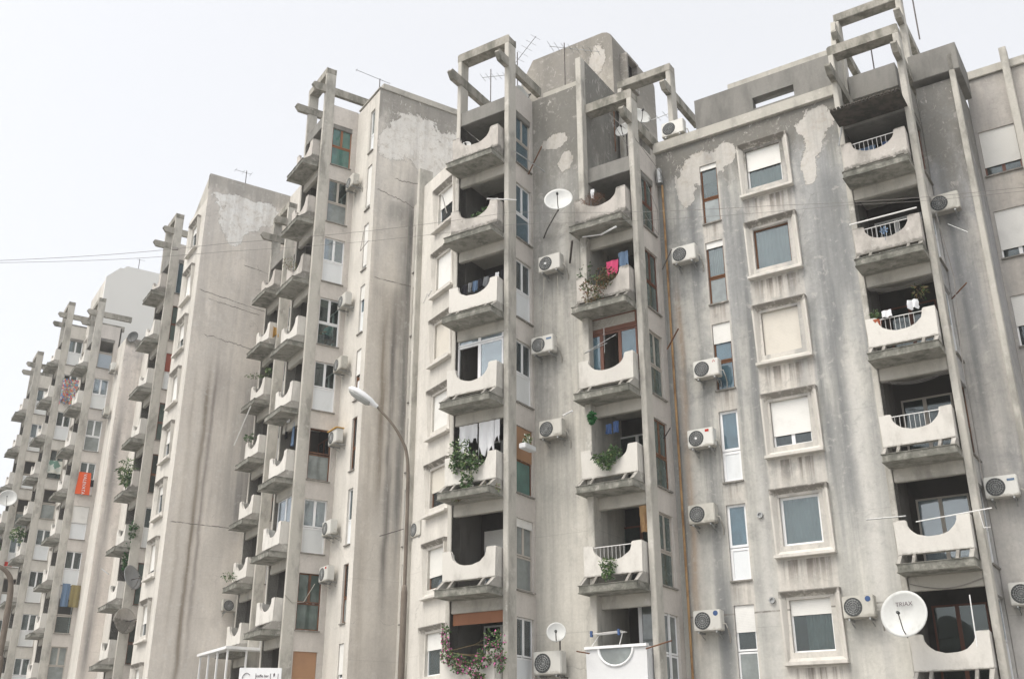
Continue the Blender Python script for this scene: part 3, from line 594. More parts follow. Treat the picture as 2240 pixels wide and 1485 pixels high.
# drain pipe in the corner
B.part('drain_pipe', MB().tube([(-12.30, 28.0, 17.9), (-12.30, 28.0, -1.5)], 0.038, 8), M['ochre'])
B.part('drain_pipe', MB().tube([(-12.38, 27.95, 18.5), (-12.36, 27.95, 17.95)], 0.11, 8), M['metal'])
for p in ((-10.0, 6.62), (-9.88, 4.28)):
    o = B.part('vent', MB().lathe([(0.0, p[0] * 0), (0.085, 0), (0.085, -0.06), (0.055, -0.06), (0.05, -0.02), (0, -0.02)], 16, 'y', (p[0], 28.085, p[1])), M['metal'])
B.box('balcony_wall', -14.6, -12.45, 25.95, 26.05, 2.05, 2.2, M['parapet_white'])

# ---- neighbour at the right edge
D = Block(1, -3.1, 31.3, 'plain beige apartment block at the right edge with wide white roller shutters')
dh = [(-3.02, -1.98, 16.85 - 2.8 * k, 18.42 - 2.8 * k) for k in range(7)] + [(-.9, .9, 16.85 - 2.8 * k, 18.42 - 2.8 * k) for k in range(7)]
D.wall('n', 31.3, -3.12, 5, -1.6, 20.6, dh, M['wd'])
for k in range(7):
    window(D, 'n', -3.02, 31.3, 16.85 - 2.8 * k, 1.04, 1.57, lay='pair', frame='brown' if k == 0 else 'white', glass='glassd', shut=(.80, .82, .6, .75, .3, .9, .5)[k])
    window(D, 'n', -.9, 31.3, 16.85 - 2.8 * k, 1.8, 1.57, lay='pair', glass='glassd', shut=.8)
D.box('pilaster', -1.95, -1.74, 30.9, 31.295, -1.6, 20.95, M['pillar'])
D.box('cornice', -3.1, 5, 31.22, 31.295, 20.35, 20.65, M['conc'])
D.box('roof', -3.1, 5, 31.53, 40, 20.0, 20.2, M['conc']); D.box('rear_wall', -3.1, 5, 40, 40.2, -1.6, 20.2, M['conc'])

# ---- middle tower block
Mb = Block(1, -16.3, 26.4, 'mottled grey apartment tower in the middle with a rooftop lift house')
bay(Mb, -18.34, 1.84, 24.5, 19.02, 8, kinds='ddpppppp', rails='nnnnnnnn', depth=1.85, sidemat='wlow',
    wins=[WT(lay='twod', frame='greyframe', glass='blueg'), WT(lay='twod', frame='white', glass='blueg'), WT(lay='two', glass='glass', panel='panel'), WT(lay='two', glass='glass', cur='cur_w', curz=.5), WT(lay='opentwo', frame='rust', panel='teal') | dict(shut=.5, shutm='shuttert'), WT(lay='twod', frame='greyframe', glass='frost', glass2='frost', shut=.12), WT(lay='two', glass='glass', panel='panel'), wgrey],
    doors={3: None, 5: dict(lay='door', frame='white', glass='glassb', shut=.3)})
Mb.wall('n', 26.35, -16.31, -14.42, -1.6, 21.75, [], M['wac'], inner=0)
Mb.box('cornice', -16.0, -14.43, 26.6, 27.1, 21.70, 22.15, M['conc'])
Mb.box('fin_wall', -14.43, -14.22, 26.15, 26.45, -1.6, 22.7, M['pillar'])
Mb.wall('r', -14.23, 26.45, 31.5, -1.6, 22.7, [], M['wac'], inner=0)
Mb.box('roof', -18.3, -14.45, 26.6, 33, 21.3, 21.5, M['conc'])
Mb.box('side_wall', -18.5, -18.3, 25.3, 33, -1.6, 20.6, M['conc'])
tw = [(-18.75, 20.8), (-14.65, 20.8), (-14.65, 25.85), (-14.70, 26.08), (-14.84, 26.22), (-15.05, 26.3), (-18.2, 26.3), (-18.75, 25.35)]
mb = MB().prism(tw, 29.5, 33.2, 1); mb.uv = [(v[0] - 3, v[2]) for v in mb.v]
Mb.part('lift_house', mb, wallmat('lift_house_wall', base=(0.50, 0.465, 0.41), dark=(0.24, 0.23, 0.215), amt=0.8, ztop=26.6, sootH=6, soot=.6, wide=.6, blue=(.30, .28, .25), patches=[(-20.3, 23.6, .45, .5, 1), (-18.3, 25.2, .35, .7, 1), (-21.1, 23.0, .5, .4, 1), (-19.6, 22.6, .3, .3, 1)]))
mb = MB()
for (q0, q1, z0, z1) in ((30.1, 30.2, 24.1, 25.5), (31.0, 31.1, 24.1, 25.5), (30.2, 31.0, 24.1, 24.2), (30.2, 31.0, 25.4, 25.5)): mb.box(-14.65, -14.35, q0, q1, z0, z1)
Mb.part('window_surround', mb, M['surround']); Mb.box('window', -14.66, -14.6, 30.2, 31.0, 24.2, 25.4, M['dark'], 0)

# ---- the hooded-window section (second grid)
Hb = Block(2, -32.0, 17.0, 'narrow sunlit section with hooded windows left of the middle tower')
hh = [(-32.145, -31.02, 19.69 - 2.8 * k, 21.045 - 2.8 * k) for k in range(8)]
Hb.wall('n', 17.0, -33.5, -28.0, -1.6, 22.1, hh, M['wlit'])
for k in range(8):
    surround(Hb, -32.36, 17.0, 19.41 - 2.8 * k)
    window(Hb, 'n', -32.145, 17.0, 19.69 - 2.8 * k, 1.12, 1.355, sill=False, inset=.115, **[dict(glass='glassd', shut=.5), dict(shut=.95, glass='glassd'), dict(shut=.98, shutm='shutterb'), dict(shut=.97), dict(frame='wbrown', shut=.6, shutm='shutterb', glass='glassd'), dict(frame='wbrown', shut=.7, glass='glass'), dict(frame='white', shut=.4, cur='cur_w'), dict(shut=.4)][k])
sh = [(-34.92, -34.36, 18.9 - 2.8 * k, 21.03 - 2.8 * k) for k in range(8)]
Hb.wall('n', 17.4, -35.1, -33.5, -1.6, 22.1, sh, M['wlit'])
for k in range(8): window(Hb, 'n', -34.92, 17.4, 18.9 - 2.8 * k, .56, 2.13, **[dict(lay='slim', glass='glass', shut=.5, shutm='shutterb'), dict(lay='slim', shut=.9, shutm='shutterb'), dict(lay='slim', shut=.95), dict(lay='slim', shut=.9, frame='wbrown'), dict(lay='slim', glass='blueg'), dict(lay='slimg', frame='wbrown', shut=.45), dict(lay='slimg', frame='wbrown', glass='glassd'), dict(lay='slim')][k])
Hb.box('fin_wall', -33.62, -33.42, 16.78, 17.38, -1.6, 22.9, M['pillar'])
Hb.part('drain_pipe', MB().tube([(-33.9, 17.28, 11.5), (-33.9, 17.28, 6.0), (-33.95, 17.28, 5.4), (-33.95, 17.28, -1.5)], 0.075, 8), M['pole'])
Hb.part('drain_pipe', MB().tube([(-34.15, 17.33, 12.5), (-34.15, 17.33, -1.5)], 0.04, 6), M['rust'])
Hb.box('roof', -35, -28, 17.63, 24, 21.3, 21.5, M['conc'])

# ---- block with the tall blank wall in the centre left
L0 = Block(2, -37.0, 15.0, 'tall apartment block centre left with large pale bare patch on its blank wall')
bay(L0, -39.38, 1.85, 13.6, 24.62, 10, kinds='dddppppppp', depth=1.95, sidemat='wlow',
    wins=[wteal, WT(lay='two', frame='greyframe', glass='glassd', panel='frost'), WT(lay='two', frame='white', glass='glassb', panel='panel'), WT(lay='twod', frame='white', glass='glassc'), WT(lay='two', glass='glassd'), WT(lay='opentwo', frame='rust', panel='frost'), WT(lay='two', glass='glassb', cur='cur_d', curz=.5), WT(lay='twod', frame='rust', glass='green'), WT(lay='one', frame='tan', glass='glassd', shut=.97, shutm='shuttert'), wpan])
L0.wall('n', 15.55, -37.33, -35.1, -1.6, 27.3, [(-35.95, -35.5, 24.5 - 2.8 * k, 26.6 - 2.8 * k) for k in range(10)], M['wlit'])
for k in range(10): window(L0, 'n', -35.95, 15.55, 24.5 - 2.8 * k, .45, 2.1, **[dict(lay='slim', glass='frost'), dict(lay='slim', shut=.9), dict(lay='slim', shut=.9), dict(lay='slim', glass='blueg', shut=.3), dict(frame='wbrown', lay='slim', shut=.5), dict(lay='slimg', frame='wbrown', glass='glassd', glass2='glassd'), dict(lay='slim'), dict(lay='slimg', frame='wbrown', glass='glassd'), dict(lay='slimg', shut=.5), dict(lay='slim')][k])
L0.wall('r', -35.1, 15.55, 23, -1.6, 27.35, [], M['w0b'], inner=0)
L0.box('cornice', -37.2, -35.05, 15.5, 23, 27.351, 27.42, M['conc']); L0.box('roof_parapet', -37.6, -35.55, 15.9, 23, 27.421, 28.05, M['conc'])
L0.wall('n', 16.75, -44.9, -39.45, -1.6, 24.5, [], M['wlit'], inner=0)
L0.box('roof', -39.3, -35.2, 15.85, 23, 26.9, 27.1, M['conc']); L0.box('rear_wall', -39.3, -35.2, 23, 23.2, -1.6, 27.1, M['conc'])
L0.box('side_wall', -39.48, -39.3, 15.75, 23, -1.6, 27.2, M['conc'])
bay(L0, -46.97, 1.85, 14.98, 21.82, 9, kinds='dpppppppp', depth=1.77, sidemat='wlow', wins=[wgrey, wpan, wgrey, wpan, wbrn, wpan, wgrey, wpan, wpan])

# ---- block with the big blank gable wall
K = Block(2, -50.0, 12.2, 'tall apartment block with broad rust streaked gable wall left of centre')
K.wall('r', -48.6, 12.2, 17.2, -1.6, 28.95, [], M['w1b'], inner=0)
kh = [(-50.885, -49.765, 25.29 - 2.8 * k, 26.645 - 2.8 * k) for k in range(10)]
K.wall('n', 12.2, -51.75, -48.6, -1.6, 27.5, kh, M['wlit'])
for k in range(10):
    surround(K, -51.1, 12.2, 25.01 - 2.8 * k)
    window(K, 'n', -50.885, 12.2, 25.29 - 2.8 * k, 1.12, 1.355, sill=False, inset=.115, frame='white', shut=(.3, .9, .6, .97, .5)[k % 5], glass='glassd')
K.part('parapet_wall', MB().prism([(-52.2, 27.0), (-48.61, 27.5), (-48.61, 28.94), (-49.0, 28.94)], 12.25, 12.45, 1), M['conc'])
K.wall('n', 16.6, -48.6, -47.05, -1.6, 28.9, [], M['wlit'], inner=0)
K.wall('r', -51.75, 12.2, 12.21, -1.6, 27.5, [], M['wlit'], inner=0, top=False)
K.box('side_wall', -51.9, -51.75, 12.21, 14.5, -1.6, 27.5, M['conc'])
K.wall('n', 13.55, -54.3, -51.9, -1.6, 27.4, [], M['wlit'], inner=0)
K.box('roof', -56.4, -48.7, 13.0, 17.2, 26.7, 26.9, M['conc']); K.box('rear_wall', -58, -47.2, 17.25, 17.4, -1.6, 28.9, M['conc'])
bay(K, -56.35, 1.85, 11.7, 24.62, 10, kinds='dpppdppppp', depth=1.85, sidemat='wlow', wins=[WT(lay='one', frame='white', glass='blueg'), wbrn, WT(lay='two', glass='glass', shut=.5, shutm='shutterr'), wbrn, WT(lay='twod', frame='rust', glass='glassd'), wgrey, wbrn, WT(lay='twod', frame='brown', glass='glassd'), wbrn, wgrey])

# ---- far blocks on the left
J = Block(2, -68.0, 12.0, 'distant apartment block with a single column of white and red brown windows')
bay(J, -70.55, 1.85, 10.65, 24.62, 10, kinds='ppppppppdp', depth=1.95, sidemat='wlow', wins=[WT(lay='opentwo', frame='greyframe', panel='bluepanel'), wwhite, WT(lay='twod', frame='white', glass='frost', glass2='frost'), wpan, WT(lay='two', glass='glassb', shut=.5, shutm='shutter'), WT(lay='two', glass='glassd'), WT(lay='opentwo', frame='greyframe', panel='glassd'), WT(lay='twod', glass='frost', frame='greyframe'), wpan, wpan])
J.wall('n', 12.6, -68.5, -66.2, -1.6, 25.9, [], M['wlit'], inner=0)
J.wall('r', -66.2, 12.6, 13.75, -1.6, 25.9, [], M['w2b'], inner=0)
J.wall('n', 13.75, -66.2, -56.45, -1.6, 25.0, [], M['wlit'], inner=0)
J.box('roof', -70, -56.5, 14.0, 18, 24.6, 24.8, M['conc']); J.box('rear_wall', -70, -56.5, 18, 18.2, -1.6, 24.8, M['conc'])
Q = Block(2, -75.0, 11.0, 'distant pale apartment tower with a smooth white windowless gable wall')
bay(Q, -79.05, 1.85, 10.0, 27.42, 11, depth=1.8, sidemat='wlit', wins=[WT(lay='two', glass='glass', cur='cur_y', curz=.5), WT(lay='openl', frame='white'), WT(lay='two', glass='glassd'), WT(lay='twod', frame='greyframe', glass='glassd'), WT(lay='opentwo', frame='greyframe', panel='frost'), wpan, WT(lay='two', glass='glassd'), wpan, WT(lay='two', glass='glass'), WT(lay='twod', frame='greyframe', glass='glassd'), wpan])
Q.wall('n', 11.8, -77.0, -72.0, -1.6, 32.4, [(-75.9, -74.8, 29.0 - 2.8 * k, 30.4 - 2.8 * k) for k in range(11)], M['wlit'])
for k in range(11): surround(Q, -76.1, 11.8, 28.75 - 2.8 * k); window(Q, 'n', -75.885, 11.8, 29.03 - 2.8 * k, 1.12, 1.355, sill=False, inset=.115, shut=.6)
mb = MB().prism([(11.75, -1.6), (15.9, -1.6), (15.9, 33.3), (12.6, 33.3), (11.75, 32.4)], -72.3, -72.0, 0); Q.part('gable_wall', mb, M['tower'])
Q.part('roof_parapet', MB().prism([(12.3, 32.9), (16, 32.9), (16, 34.0), (13.2, 34.0)], -73.4, -73.0, 0), M['tower'])
Q.box('roof', -77, -72.3, 12.1, 15.9, 31.9, 32.1, M['conc']); Q.box('rear_wall', -79, -72, 15.9, 16.1, -1.6, 32.3, M['tower'])
C = Block(2, -82.0, 10.0, 'far left apartment block with open side windows and boxed balconies')
bay(C, -83.05, 1.85, 8.95, 24.62, 10, depth=1.8, sidemat='wlit', wins=[WT(lay='two', glass='glassb'), WT(lay='two', glass='glassb'), WT(lay='opentwo', frame='greyframe', panel='panel'), WT(lay='opentwo', frame='greyframe', panel='frost'), WT(lay='two', glass='glassb'), WT(lay='opentwo', frame='greyframe', panel='panel'), wpan, wpan, wpan, wpan])
C.wall('n', 10.75, -81.0, -79.1, -1.6, 27.3, [], M['wlit'], inner=0)
C.box('roof', -83, -79.1, 11.0, 15, 26.7, 26.9, M['conc'])
E_ = Block(2, -87.5, 9.5, 'lowest and farthest apartment block at the left edge of the view')
bay(E_, -89.05, 1.85, 8.75, 13.42, 6, depth=1.8, sidemat='wlit', wins=[wpan, WT(lay='opentwo', frame='greyframe', panel='frost')] * 4 + [wpan])
bay(E_, -94.05, 1.85, 8.35, 10.62, 5, depth=1.8, sidemat='wlit', wins=[wpan, wwhite] * 3 + [wpan])

# ================================================================== ground
gm = MB(); gm.q((-300, -120, 0), (300, -120, 0), (300, 400, 0), (-300, 400, 0))
go = link('ground', gm.mesh('ground', M['ground'])); go['kind'] = 'structure'

def text_mesh(body, size, extrude, mat, parent, loc, rot, align='LEFT'):
    c = bpy.data.curves.new('lettering', 'FONT'); c.body = body; c.size = size; c.extrude = extrude; c.align_x = align
    t = bpy.data.objects.new('tmp_text', c); COL.objects.link(t); me = bpy.data.meshes.new_from_object(t.evaluated_get(bpy.context.evaluated_depsgraph_get()))
    bpy.data.objects.remove(t); me.materials.clear(); me.materials.append(mat); me.name = 'lettering'
    o = link('lettering', me, parent, loc); o.rotation_euler = rot; return o
def tag(o, label, cat, group=None):
    o['label'] = label; o['category'] = cat; o['kind'] = 'stuff' if o.name.startswith('weeds') else 'thing'
    if group: o['group'] = group
    return o
# ---------------------------------------------------------------- air conditioners
_ac = {}
def ac_meshes(old):
    if old in _ac: return _ac[old]
    body = MB().box(0, .80, 0, .28, 0, .56).mesh('casing', M['acold' if old else 'acbody'], bevel=.02)
    ring = MB().lathe([(0.0, -.004), (.215, -.004), (.225, -.012), (.235, -.004), (.235, .01)], 28, 'y', (.27, 0, .28)).mesh('fan_grille', M['grille'])
    sp = MB()
    for r_ in (.07, .12, .17): sp.lathe([(r_, -.014), (r_ + .006, -.018), (r_ + .012, -.014)], 24, 'y', (.27, 0, .28))
    for k in range(8):
        t = math.pi * k / 8; c, s_ = .21 * math.cos(t), .21 * math.sin(t); sp.tube([(.27 - c, -.012, .28 - s_), (.27 + c, -.012, .28 + s_)], .004, 4)
    sp = sp.mesh('grille_wires', M['metal']); hub = MB().lathe([(0, -.03), (.035, -.028), (.04, -.005)], 12, 'y', (.27, 0, .28)).mesh('fan_hub', M['white'])
    br = MB()
    for x in (.12, .64): br.box(x, x + .04, .0, .50, -.05, -.005).box(x, x + .04, .46, .50, -.22, -.005).tube([(x + .02, .08, -.03), (x + .02, .48, -.20)], .012, 5)
    br = br.mesh('bracket', M['metal'])
    _ac[old] = (body, ring, sp, hub, br); return _ac[old]
def ac(g, a, q, z, label, old=False, face='n', mark=None, hub=False, rz=None, sc_=1.0, hose=True, top=None):
    """a,z centre; q wall plane"""
    if face == 'n': loc = W(g, a - .4, q - .44, z - .28); rot = ANG[g]
    else: loc = W(g, a + .44, q - .4, z - .28); rot = ANG[g] + math.pi / 2
    t = thing('air_conditioner', label, 'air conditioner', loc, rot if rz is None else rz, 'air conditioners bolted to the facades')
    t.scale = (sc_,) * 3
    b, r, s_, h, br = ac_meshes(old)
    link('casing', b, t); rr = link('fan_grille', r, t); link('grille_wires', s_, rr)
    if hub: link('fan_hub', h, rr)
    link('bracket', br, t)
    if hose:
        link('hose', MB().tube([(.80, .16, .20), (.87, .18, .18), (.89, .26, .05), (.88, .40, -.12), (.86, .43, -.3)], .017, 6).mesh('hose', M['acold']), t)
    if mark == 'red': link('badge', MB().box(.56, .68, -.008, -.001, .44, .51).mesh('badge', M['c_red']), t)
    if mark == 'blue': link('badge', MB().lathe([(0, -.008), (.07, -.006), (.072, 0)], 16, 'y', (.66, 0, .46)).mesh('badge', M['c_blue']), t)
    if mark == 'bar': link('badge', MB().box(.56, .74, -.006, -.001, .40, .46).mesh('badge', M['c_denim']), t)
    if mark == 'diamonds':
        m = MB()
        for dx, dz in ((0, .03), (-.028, -.012), (.028, -.012)): m.prism([(.66 + dx, .46 + dz + .025), (.66 + dx + .014, .46 + dz), (.66 + dx, .46 + dz - .025), (.66 + dx - .014, .46 + dz)], -.006, -.001, 1)
        link('badge', m.mesh('badge', M['c_red']), t)
    if top == 'wood': link('cover_board', MB().box(-.03, .83, -.05, .3, .565, .60).mesh('cover_board', M['c_yellow']), t)
    return t
ac(1, -11.58, 28.1, 15.05, 'cream air conditioner by the drain pipe, level with the yellow-curtained slim window')
ac(1, -11.12, 28.1, 11.1, 'air conditioner with three small red diamonds touching the opened slim window', mark='diamonds')
ac(1, -11.45, 28.1, 9.0, 'air conditioner with a red sticker and pale fan hub beside the drain pipe', mark='red', hub=True)
ac(1, -11.58, 28.1, 6.78, 'grimy air conditioner left of the slim white window with two long panes', old=True)
ac(1, -11.63, 28.1, 3.83, 'air conditioner with a blue oval badge on the lowest slim window\'s left', mark='blue')
ac(1, -7.50, 28.1, 3.88, 'grimy air conditioner with blue oval badge left of the lettered satellite dish', old=True, mark='blue')
ac(1, -8.55, 28.1, 0.75, 'air conditioner cut by the bottom edge under the lowest splayed window', old=False)
ac(1, -4.0, 29.3, 15.1, 'dark-fronted air conditioner high on the sooty wall under the overhead cables', old=True, hose=False)
ac(1, -3.85, 29.3, 6.75, 'air conditioner with a blue bar sticker on the wall at the right edge', mark='bar')
ac(1, -3.7, 29.3, 4.05, 'air conditioner cut by the right picture edge, level with the lettered dish')
ac(1, -15.45, 26.35, 15.05, 'air conditioner with pale hub and two dangling hoses high between the middle balconies', hub=True)
ac(1, -15.75, 26.35, 12.3, 'air conditioner with a blue sticker beside the white glazed balcony', mark='bar')
ac(1, -15.5, 26.35, 9.52, 'air conditioner with pale grille right of the brown roller blind', old=True)
ac(1, -15.75, 26.35, 2.75, 'large pale air conditioner below the small dish on a pole', sc_=1.12, hose=False)
ac(2, -33.1, 17.4, 7.95, 'small air conditioner seen side on beside the hooded windows and thick pipe', old=True)
for k, (z, lb, kw) in enumerate(((23.4, 'air conditioner beside the second window down in the tall column, near the green glass', dict(old=True)), (17.8, 'air conditioner beside the window where a seated man shows', dict()),
    (15.02, 'air conditioner beside the grey-slatted window with white lower panels', dict(old=True)), (12.0, 'air conditioner with an orange board on top beside the rusty open window', dict(top='wood')),
    (8.45, 'air conditioner overlapping a white panelled window above the green glass one', dict()), (6.75, 'air conditioner with looping cable beside the tall green glass window', dict(mark='red')))):
    ac(2, -36.78, 15.55, z, lb, hose=k % 2 == 0, **kw)
ac(2, -48.6, 15.45, 7.0, 'dark-fanned air conditioner standing out from the big blank gable wall', face='r', old=True)
ac(2, -47.6, 16.6, 13.3, 'rusty air conditioner hung outside the balcony at the gable wall corner', old=True)
ac(2, -67.7, 12.6, 21.2, 'far air conditioner beside a white window of the left-hand column', old=True)
ac(2, -67.7, 12.6, 24.2, 'far air conditioner under the roof beam beside the grey-blue panel')
ac(1, -12.0, 28.9, 20.3, 'air conditioner standing on the roof terrace behind the cornice')

# ---------------------------------------------------------------- satellite dishes
def dish(loc, r, direction, label, mat='dish', text=None, mount=None, name='satellite_dish'):
    d = Vector(direction).normalized()
    rot = d.to_track_quat('-Y', 'Z').to_euler()
    t = thing('satellite_dish', label, 'satellite dish', loc, tuple(rot), 'satellite dishes')
    prof = [(r * k / 8, -0.02 + .28 * r * (k / 8) ** 2 * -1 + 0.0) for k in range(9)]
    prof = [(a_, b_) for a_, b_ in prof] + [(r * 1.0, prof[-1][1] + .02)] + [(r * (8 - k) / 8, -0.28 * r * ((8 - k) / 8) ** 2 + .02) for k in range(1, 9)]
    link('reflector', MB().lathe(prof, 36, 'y').mesh('reflector', M[mat], smooth=True), t)
    a = link('feed_arm', MB().tube([(0, -.02, -r * .95), (0, -r * .5, -r * .75), (0, -r * .95, -r * .18)], .014, 6).mesh('feed_arm', M['dmetal']), t)
    link('receiver', MB().lathe([(0, .05), (.035, .04), (.04, -.04), (.028, -.06), (0, -.06)], 10, 'y', (0, -r * .95, -r * .15)).mesh('receiver', M['grille']), a)
    m = MB().tube([(0, .03, 0), (0, .16, 0), (0, .18, -.12)], .03, 6)
    link('mount', m.mesh('mount', M['metal']), t)
    if mount:
        inv = Matrix.Translation(loc) @ t.rotation_euler.to_matrix().to_4x4()
        pts = [inv.inverted() @ Vector(p) for p in mount]
        link('mast', MB().tube(pts, .022, 6).mesh('mast', M['dmetal']), t)
    if text:
        text_mesh(text, r * .26, .002, M['ink'], t, (0, -r * .28 * .42 - .05, r * .36), (R(90), 0, 0), 'CENTER')
    return t
toc = Vector((-.35, -.9, .18))
dish(W(1, -14.86, 25.6, 16.92), .46, (-.15, -.95, .28), 'large round dish with splashes, left of the dry-twig balcony', mount=[W(1, -14.9, 25.75, 16.85), W(1, -15.6, 26.1, 16.4), W(1, -15.9, 26.35, 16.25)])
dish(W(1, -6.15, 26.8, 3.46), .56, (-.62, -.76, .18), 'largest white dish, lettered near its top, before the lowest right-hand balcony', text='TRIAX', mount=[W(1, -6.1, 26.95, 3.4), W(1, -6.35, 28.1, 3.2)])
dish(W(1, -15.32, 25.8, 3.55), .27, (-.1, -.98, .2), 'small dish on a thin pole above the large pale air conditioner', mount=[W(1, -15.3, 25.95, 3.5), W(1, -15.3, 25.95, 2.4), W(1, -15.3, 26.35, 2.4)])
dish(W(2, -54.0, 12.1, 8.75), .62, (.75, -.25, .25), 'grey dish below the ivy on the narrow balcony stack', mat='dishg', mount=[W(2, -54, 12.2, 8.7), W(2, -53.2, 13.0, 8.9)])
dish(W(2, -54.0, 12.05, 6.7), .62, (.7, -.45, .1), 'beige-grey dish directly below the grey dish at the ivy', mat='parapet_dirty', mount=[W(2, -54, 12.2, 6.7), W(2, -53.2, 13.0, 6.9)])
dish(W(2, -80.2, 9.0, 17.7), .62, (.2, -.6, .15), 'tilted dish at the far left edge against the sky', mount=[W(2, -80.3, 9.2, 17.6), W(2, -81, 9.6, 17.4)])
dish(W(1, -13.5, 29.0, 21.55), .42, (.3, -.9, .35), 'pale dish on the roof behind the upper frame of the second stack', mount=[W(1, -13.5, 29.1, 21.5), W(1, -13.5, 29.2, 19.0)])
dish(W(1, -13.75, 28.4, 20.75), .33, (-.5, -.8, .3), 'smaller roof dish half hidden behind the concrete frame post', mount=[W(1, -13.75, 28.5, 20.7), W(1, -13.75, 28.5, 18.9)])
dish(W(1, -18.05, 24.9, 19.75), .17, (-.2, -.95, .2), 'tiny white dish inside the topmost middle balcony', mount=[W(1, -18.05, 25.0, 19.7), W(1, -18.05, 25.0, 18.8)])
dish(W(1, -18.5, 29.0, 24.3), .5, (.75, -.6, .1), 'pale blue-grey dish on the roof behind the topmost roof frame', mount=[W(1, -18.5, 29.1, 24.2), W(1, -18.5, 29.1, 21.5)])
dish(W(2, -66.0, 13.0, 25.9), .38, (-.2, -.9, .1), 'dark small dish on the far gable top beside a roof beam', mat='grille', mount=[W(2, -65.5, 13.9, 25.7), W(2, -65.5, 13.9, 25.0)])

# ---------------------------------------------------------------- aerials
def aerial(base, h, boom, n, el, label, tilt=0.0, mat='dmetal'):
    """mast from base, boom vector at its top with n cross elements"""
    t = thing('tv_aerial', label, 'aerial', base, 0, 'roof aerials')
    link('mast', MB().tube([(0, 0, 0), (0, 0, h)], .022, 6).mesh('mast', M[mat]), t)
    b = Vector(boom); o = Vector((0, 0, h * .93)); m = MB().tube([tuple(o - b * .3), tuple(o + b * .7)], .013, 5)
    side = b.cross(Vector((0, 0, 1))).normalized()
    for k in range(n):
        c = o + b * (-.28 + .95 * k / max(1, n - 1)); l = el * (1 - .04 * k); m.tube([tuple(c - side * l), tuple(c + side * l)], .008, 4)
    link('boom', m.mesh('boom', M['metal']), t); return t
aerial(W(1, -20.3, 29.6, 21.5), 5.3, AX(1) * 1.3 + QX(1) * .2 + Vector((0, 0, -.25)), 6, .28, 'tall thin aerial rising left inside the topmost roof frame')
aerial(W(1, -19.0, 29.6, 21.5), 5.6, AX(1) * 1.6 - QX(1) * .5 + Vector((0, 0, .7)), 7, .33, 'aerial with spread arms just right of the topmost frame post')
aerial(W(1, -16.4, 28.9, 22.7), 3.3, AX(1) * 2.0 + QX(1) * .3 + Vector((0, 0, -.9)), 8, .35, 'aerial leaning before the rounded lift house front')
aerial(W(1, -14.1, 28.3, 20.0), 1.9, AX(1) * .9 + Vector((0, 0, -.1)), 5, .22, 'rusty mast behind the frame of the second stack', mat='rust')
aerial(W(1, -12.3, 29.2, 19.5), 2.1, AX(1) * -1.2 + Vector((0, 0, -.05)), 5, .25, 'low aerial beside the roof terrace air conditioner')
aerial(W(2, -36.0, 15.9, 28.0), .55, AX(2) * -.2 - QX(2) * 1.6 + Vector((0, 0, .25)), 2, .1, 'long thin rod aerial on the corner of the tall blank-walled block')
aerial(W(2, -49.4, 14.3, 28.3), 1.9, QX(2) * -.9, 3, .25, 'small T-shaped aerial on the big gable roof')
aerial(W(1, -4.0, 29.9, 21.5), 2.6, AX(1) * .3 + Vector((0, 0, .3)), 3, .12, 'cable-wrapped mast beside the highest roof frame at right')
aerial(W(1, -5.7, 31, 21.0), 1.7, AX(1) * .05 + Vector((0, 0, .1)), 1, .05, 'short bare stick mast between the two right-hand roof frames')
aerial(W(2, -73, 14, 34.0), .8, QX(2) * .5, 2, .1, 'hooped little aerial on the white far tower')

# ---------------------------------------------------------------- plants
def leaves(name, centre, blobs, n, size, mats, label, cat='plant', droop=0.3, group='balcony plants', narrow=.35):
    m = MB(); mi = []
    for (dx, dy, dz, rx, ry, rz) in blobs:
        for k in range(int(n * 1.7)):
            d = Vector((random.gauss(0, 1), random.gauss(0, 1), random.gauss(0, 1))).normalized() * random.random() ** .45
            if (math.sin(d.x * 7 + dx * 9) + math.cos(d.z * 8 + dz * 5)) < -.7: continue
            c = Vector((dx + d.x * rx, dy + d.y * ry, dz + d.z * rz))
            u = (d + Vector((random.uniform(-.8, .8), random.uniform(-.8, .8), random.uniform(-.8, .6) - droop))).normalized() * size * random.uniform(.4, 1.3)
            v = u.cross(Vector((random.gauss(0, 1), random.gauss(0, 1), random.gauss(0, 1)))).normalized() * size * narrow
            m.q(c, c + u * .45 + v, c + u, c + u * .45 - v); mi.append(random.choices(range(len(mats)), [x[1] for x in mats])[0])
    root = Vector(blobs[0][:3]) + Vector((0, 0, -blobs[0][5])); ns = len(m.f)
    for (dx, dy, dz, rx, ry, rz) in blobs:
        c = Vector((dx, dy, dz))
        for k in range(3):
            e = c + Vector((random.uniform(-.7, .7) * rx, random.uniform(-.7, .7) * ry, random.uniform(-.7, .7) * rz)); m.tube([root, root.lerp(c, .6), e], [.009, .007, .003], 4)
    me = m.mesh(name, [M[x[0]] for x in mats] + [M['dry']]); mi += [len(mats)] * (len(m.f) - ns)
    for p, i in zip(me.polygons, mi): p.material_index = i
    o = link(name, me, None, centre); tag(o, label, cat, group); return o
def gl(g, a, q, z, blobs):  # blobs given along a,q,z
    out = []
    for (da, dq, dz, ra, rq, rz) in blobs:
        v = AX(g) * da + QX(g) * dq; out.append((v.x, v.y, dz, ra, rq, rz))
    return W(g, a, q, z), out
def plant(g, a, q, z, blobs, n, size, mats, label, **k):
    c, b = gl(g, a, q, z, blobs); return leaves(k.pop('name', 'potted_plant'), c, b, n, size, mats, label, **k)
gm_ = [('leaf', 3), ('leafl', 1)]
plant(1, -17.5, 24.65, 16.62, [(-.3, .1, 0, .3, .15, .16), (.15, .1, .10, .3, .12, .2), (.4, .1, .2, .14, .1, .2)], 170, .09, gm_, 'low green plants in the notch of the second middle balcony down')
